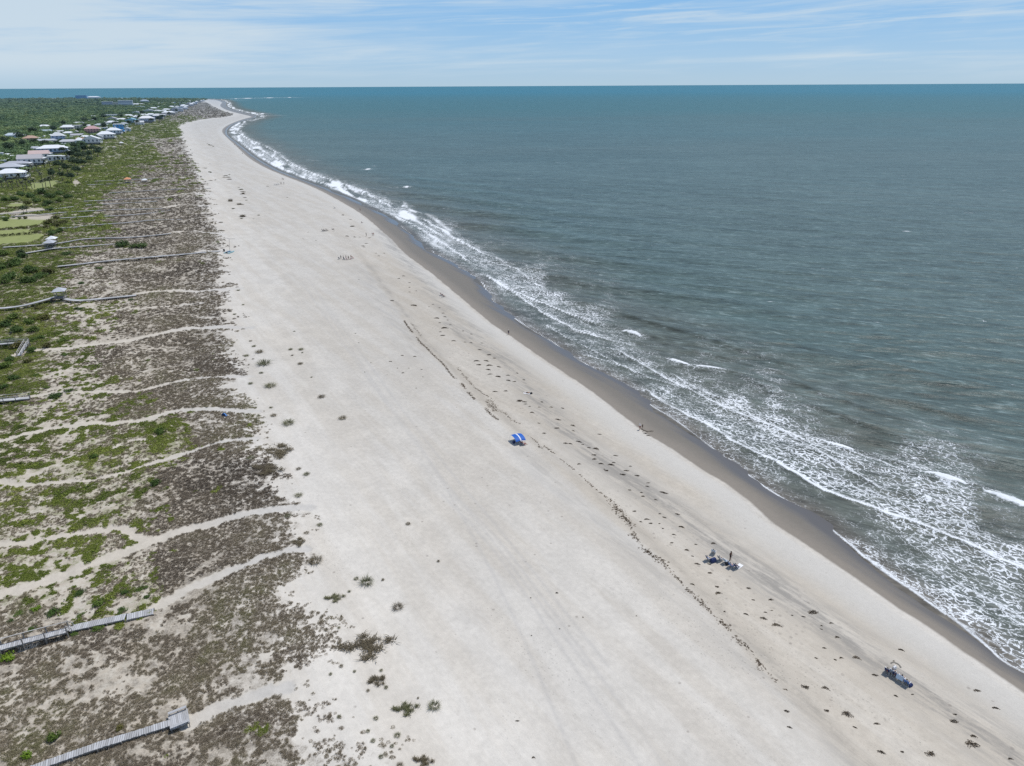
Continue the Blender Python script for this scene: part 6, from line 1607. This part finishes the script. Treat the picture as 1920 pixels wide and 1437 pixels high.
    o = ring.build('sand_ridge', paint('dug_sand', (.20, .185, .16), .95, .1, .12, 3), None, True); o.location = tuple(pr); tag(o, 'low curved ridge of dug sand in front of the lower right chairs', 'sand ridge')
    # ---- blue canopy
    p = GP(970, 828); r = empty('sun_canopy', tuple(p), R(-62), 'bright blue beach canopy with a white band across the middle', 'canopy')
    bl, wh = paint('canopy_blue', (.008, .095, .40), .6, .3, .05, 2), cloth['white']
    def arch(y0, y1, nm, mat):
        mb = MB(); n = 14; v = []
        for k in range(n + 1):
            a = math.pi * (.10 + .80 * k / n)
            for y in (y0, (y0 + y1) / 2, y1): v.append((-1.55 * math.cos(a), y, .85 + .72 * math.sin(a) - .10 * (y / 1.2) ** 2))
        f = [(3*k+j, 3*k+j+1, 3*k+j+4, 3*k+j+3) for k in range(n) for j in (0, 1)]
        mb.add(v, f); o = mb.build(nm, mat, r, True); o.rotation_euler = (R(-4), R(6), 0); return o
    arch(-1.25, -.13, 'canopy', bl); arch(-.13, .13, 'canopy_band', wh); arch(.13, 1.25, 'canopy', bl)
    for sx in (-1.42, 1.42):
        for sy in (-1.18, 1.18):
            mb = MB(); mb.tube([(sx, sy, -.1), (sx * .98, sy * .98, 1.05)], .022, 6); mb.build('pole', frame, r)
    c = chair(976, 832.5, -100, 'blue', 'blue beach chair half under the bright blue canopy'); person(0, 0, 'chair', -100, 'suntanned person seated in the shade edge of the bright blue canopy', 1, 'maroon', 'navy', at=c)
    c = chair(981.5, 834.5, -75, 'red', 'reddish beach chair just outside the bright blue canopy'); person(0, 0, 'chair', -75, 'suntanned person with pale cap seated just outside the blue canopy', 1, None, 'coral', at=c, hat='white')
    bag(964, 831, .6, 'navy', 'dark cooler bag in the shadow left of the blue canopy')
    # ---- other people along the beach
    towel(989, 737.5, 2.0, 1.2, 70, 'white', 'white towel under the sunbather between the canopy and the sea'); person(989, 737.5, 'lie', 70, 'dark sunbather lying on a white towel', 1, None, 'black', z=.05); bag(996, 739, .5, 'black', 'black bag beside the sunbather on the white towel')
    person(1199.5, 806.5, 'walk', 130, 'person in white cap walking next to the thin dark branch', 1, 'white', 'maroon', hat='white'); person(1204.5, 803.5, 'stand', 200, 'small child in black beside the person next to the branch', 1, 'black', 'black', sc=.62)
    person(953.5, 628, 'walk', 170, 'dark clad walker with white hat at the water\'s edge', 1, 'black', 'navy', hat='white')
    for px, py, l in ((827.5, 554.5, 'left'), (831.5, 557, 'right')):
        c = chair(px, py, SEA_, 'maroon', 'maroon beach chair, %s one of a lone pair below the beach ridge' % l, group=None); person(0, 0, 'chair', SEA_, 'person in red, %s one of the lone pair of sitters below the beach ridge' % l, 1, 'red' if l == 'left' else 'maroon', 'black', at=c)
    for i, (px, py, po, col) in enumerate(((639.5, 486, 'stand', 'black'), (644, 486.5, 'stand', 'maroon'), (649, 486, 'stand', 'navy'), (653.5, 487, 'stand', 'black'), (658.5, 485.5, 'stand', 'coral'))):
        person(px, py, 'stand', 160 - 40 * i, ['tallest dark person at the left end of the far standing row', 'person in maroon, second from left in the far standing row', 'person in navy in the middle of the far standing row', 'person in black, fourth in the far standing row', 'person in coral at the right end of the far standing row'][i], 2 if i < 2 else 1, col, 'black')
    for i, (px, py, col) in enumerate(((645.5, 487.5, 'black'), (650.5, 487.5, 'maroon'), (657, 486.5, 'red'), (662, 485, 'coral'), (636, 486.5, 'grey'))):
        chair(px, py, -120 + 25 * i, col, ['black chair in front of the far standing row', 'maroon chair in front of the middle of the far standing row', 'red chair in the far standing row, left of the coral one', 'coral chair at the right end of the far standing row', 'grey chair at the left end of the far standing row'][i])
    for i, (px, py) in enumerate(((605, 434), (608.5, 434), (612.5, 433.5))):
        c = chair(px, py, SEA_, 'black', ['black chair, left one of three on the far sand', 'black chair, middle one of three on the far sand', 'black chair, right one of three on the far sand'][i], 1.2); person(0, 0, 'chair', SEA_, ['dark person in the left one of the three black chairs', 'dark person in the middle one of the three black chairs', 'dark person in the right one of the three black chairs'][i], 2, 'black', 'black', at=c, sc=1.2)
    person(623, 431, 'sit', -60, 'lone dark sitter right of the three black chairs', 2, 'grey', 'black'); person(626.3, 434, 'stand', -90, 'lone dark stander right of the three black chairs', 2, 'black', 'black')
    person(687, 443.5, 'stand', -60, 'dark clad person standing left of a couple on the beach ridge', 2, 'black', 'black', sc=1.1); person(698.3, 442.5, 'walk', 150, 'left one of a brownish couple on the beach ridge', 1, 'maroon', 'grey'); person(700.8, 442.5, 'walk', 150, 'right one of a brownish couple on the beach ridge', 1, 'coral', 'black')
    person(675.5, 396, 'walk', 150, 'lone walker on the tan damp sand before the far surf', 1, 'coral', 'navy'); person(678, 418.5, 'sit', -60, 'lone sitter on the ridge above the tan damp sand', 2, 'maroon', 'black'); chair(627.5, 391, SEA_, 'black', 'single dark chair on far sand left of the walker', 1.3)
    person(617.5, 352.5, 'stand', -60, 'bather standing in the shallow wash', 2, 'black', 'black', sc=1.0)
    for i, (px, py) in enumerate(((515.5, 347.5), (519, 347.5), (522, 346.5))): chair(px, py, SEA_, ('black', 'navy', 'black')[i], ['leftmost dark chair of the far camp near the surf', 'middle navy chair of the far camp near the surf', 'rightmost dark chair of the far camp near the surf'][i], 1.5)
    for i, (px, py) in enumerate(((526, 346), (528, 346), (532.5, 346), (529.5, 337.5), (531.8, 337))):
        person(px, py, ('stand', 'stand', 'walk', 'stand', 'sit')[i], (-60, 90, 150, 200, 30)[i], ['person standing right beside the far camp of dark chairs', 'second person right of the far camp of dark chairs', 'person walking off to the right of the far camp', 'person standing between the far camp and the surf', 'person crouching between the far camp and the surf'][i], 2, ('navy', 'black', 'grey', 'black', 'navy')[i], 'black', sc=1.05)
    for px, py in ((440, 272.5), (446.3, 276.5), (455, 289.5), (474, 285.5), (413, 235), (449, 280)): person(px, py, 'walk', 150, 'tiny far person at the water line before the bend of the coast', 2, 'black', 'black', group='tiny far walkers at the bend', sc=1.1)
    # ---- catamaran, bin, blue shelter, gull, ship
    p = GP(430, 474.5); r = empty('catamaran', tuple(p), R(75), 'small turquoise beach catamaran with bare mast on the sand', 'boat')
    hu = paint('hull_turquoise', (.30, .55, .60), .35, .5, .05, 2); tr = paint('trampoline', (.05, .12, .20), .8, .2)
    for s in (-1.1, 1.1):
        mb = MB(); n = 9; v = []
        for k in range(n):
            u_ = k / (n - 1); x = -2.5 + 5.0 * u_; w = .19 * math.sin(math.pi * min(1, .12 + .95 * u_)) ** .6; zt = .55 + .14 * u_ ** 3; zb = .05 + .32 * max(0, u_ - .72) ** 1.3 * 3
            v += [(x, s - w, zt), (x, s + w, zt), (x, s + w * .7, (zt + zb) / 2), (x, s, zb), (x, s - w * .7, (zt + zb) / 2)]
        f = [(5*k+j, 5*k+(j+1)%5, 5*k+5+(j+1)%5, 5*k+5+j) for k in range(n - 1) for j in range(5)] + [(4,3,2,1,0), tuple(5*(n-1)+j for j in range(5))]
        mb.add(v, f); mb.build('hull', hu, r)
        ru = MB(); ru.box((-2.6, s, .5), (.28, .04, .75)); ru.build('rudder', frame, r)
    mb = MB(); mb.box((-.45, 0, .70), (1.9, 2.05, .05)); mb.build('trampoline', tr, r)
    mb = MB(); mb.tube([(.6, -1.15, .72), (.6, 1.15, .72)], .06, 8); mb.tube([(-1.45, -1.15, .72), (-1.45, 1.15, .72)], .06, 8); mb.build('crossbeam', frame, r)
    dk = paint('mast_alloy', (.16, .16, .16), .4, .5)
    mb = MB(); mb.tube([(.6, 0, .72), (.35, -.5, 3.4), (.1, -1.15, 6.9)], [.07, .065, .05], 8); mb.build('mast', dk, r)
    mb = MB(); mb.tube([(.1, .3, 6.95), (.1, -1.15, 6.75), (.1, -4.4, 6.95)], [.05, .09, .06], 7); mb.build('spar', dk, r)
    p = GP(420.3, 471.5); r = empty('trash_can', tuple(p), 0, 'black trash can standing beside the catamaran', 'bin'); bm_ = paint('bin_black', (.03, .03, .03), .6, .3)
    mb = MB(); mb.tube([(0,0,-.1),(0,0,.5),(0,0,1.0)], [.36,.40,.42], 14); mb.build('body', bm_, r); mb = MB(); mb.tube([(0,0,1.0),(0,0,1.08)], [.50,.46], 14); mb.build('lid', bm_, r)
    p = GP(420.5, 780); r = empty('beach_shelter', tuple(p), R(-20), 'small blue pop up shelter at the side of a sand path in the dunes', 'shelter'); sb = paint('shelter_blue', (.10, .26, .58), .7, .2, .08, 3)
    mb = MB(); n, m_ = 10, 6; v = []
    for i in range(m_ + 1):
        for k in range(n + 1):
            a = math.pi * k / n; e = math.pi / 2 * i / m_; v.append((-.62 * math.cos(a) * math.cos(e * .55), -.15 + .55 * math.sin(e), .82 * math.sin(a) * math.cos(e)))
    mb.add(v, [(i*(n+1)+k, i*(n+1)+k+1, (i+1)*(n+1)+k+1, (i+1)*(n+1)+k) for i in range(m_) for k in range(n)]); mb.build('canopy', sb, r, True); mb = MB(); mb.box((0, .1, .02), (1.25, .8, .03)); mb.build('floor', sb, r)
    z_ = 12.0; p = G(1845, 603, z_); r = empty('gull', tuple(p), R(-60), 'white gull gliding over the sea at the right', 'bird')
    gw = paint('gull_white', (.80, .80, .80), .7, .2); mb = MB(); mb.tube([(0,-.28,0),(0,-.15,.02),(0,.05,.02),(0,.2,.03),(0,.28,.02)], [.02,.07,.085,.06,.015], 8); mb.build('body', gw, r, True)
    for s in (-1, 1):
        mb = MB(); mb.add([(0,.12,.05),(s*.32,.20,.16),(s*.72,.02,.10),(s*.34,.04,.15),(0,-.08,.05)], [(0,1,3,4),(1,2,3)]); mb.build('wing', gw, r)
    mb = MB(); mb.add([(0,-.24,.02),(.09,-.42,.02),(-.09,-.42,.02)], [(0,1,2)]); mb.build('tail', gw, r)
    X = .726 * 15500; r = empty('cargo_ship', (X, 15500, 0), R(8), 'faint grey cargo ship on the horizon at the far right', 'ship'); sm = paint('ship_haze', (.36, .44, .52), .8, .1, .04, .01)
    mb = MB(); mb.add([(-130,-16,0),(118,-16,0),(140,0,0),(118,16,0),(-130,16,0),(-132,-18,17),(124,-18,17),(150,0,19),(124,18,17),(-132,18,17)], [(0,1,6,5),(1,2,7,6),(2,3,8,7),(3,4,9,8),(4,0,5,9),(5,6,7,8,9)]); mb.build('hull', sm, r)
    mb = MB(); mb.box((-105, 0, 30), (26, 28, 26)); mb.box((-112, 0, 46), (9, 9, 10)); mb.build('bridge', sm, r); mb = MB(); [mb.box((x, 0, 21), (30, 30, 9)) for x in (-60, -24, 12, 48, 84)]; mb.build('cargo', sm, r)
make_houses(); print('houses', _t.time() - _t0)
make_scrub(); print('scrub', _t.time() - _t0)
make_forest(); make_boardwalks(); make_shelters(); print('walks', _t.time() - _t0)
make_plants(); make_tufts(); make_wrack(); print('plants', _t.time() - _t0)
make_people(); print('people', _t.time() - _t0)
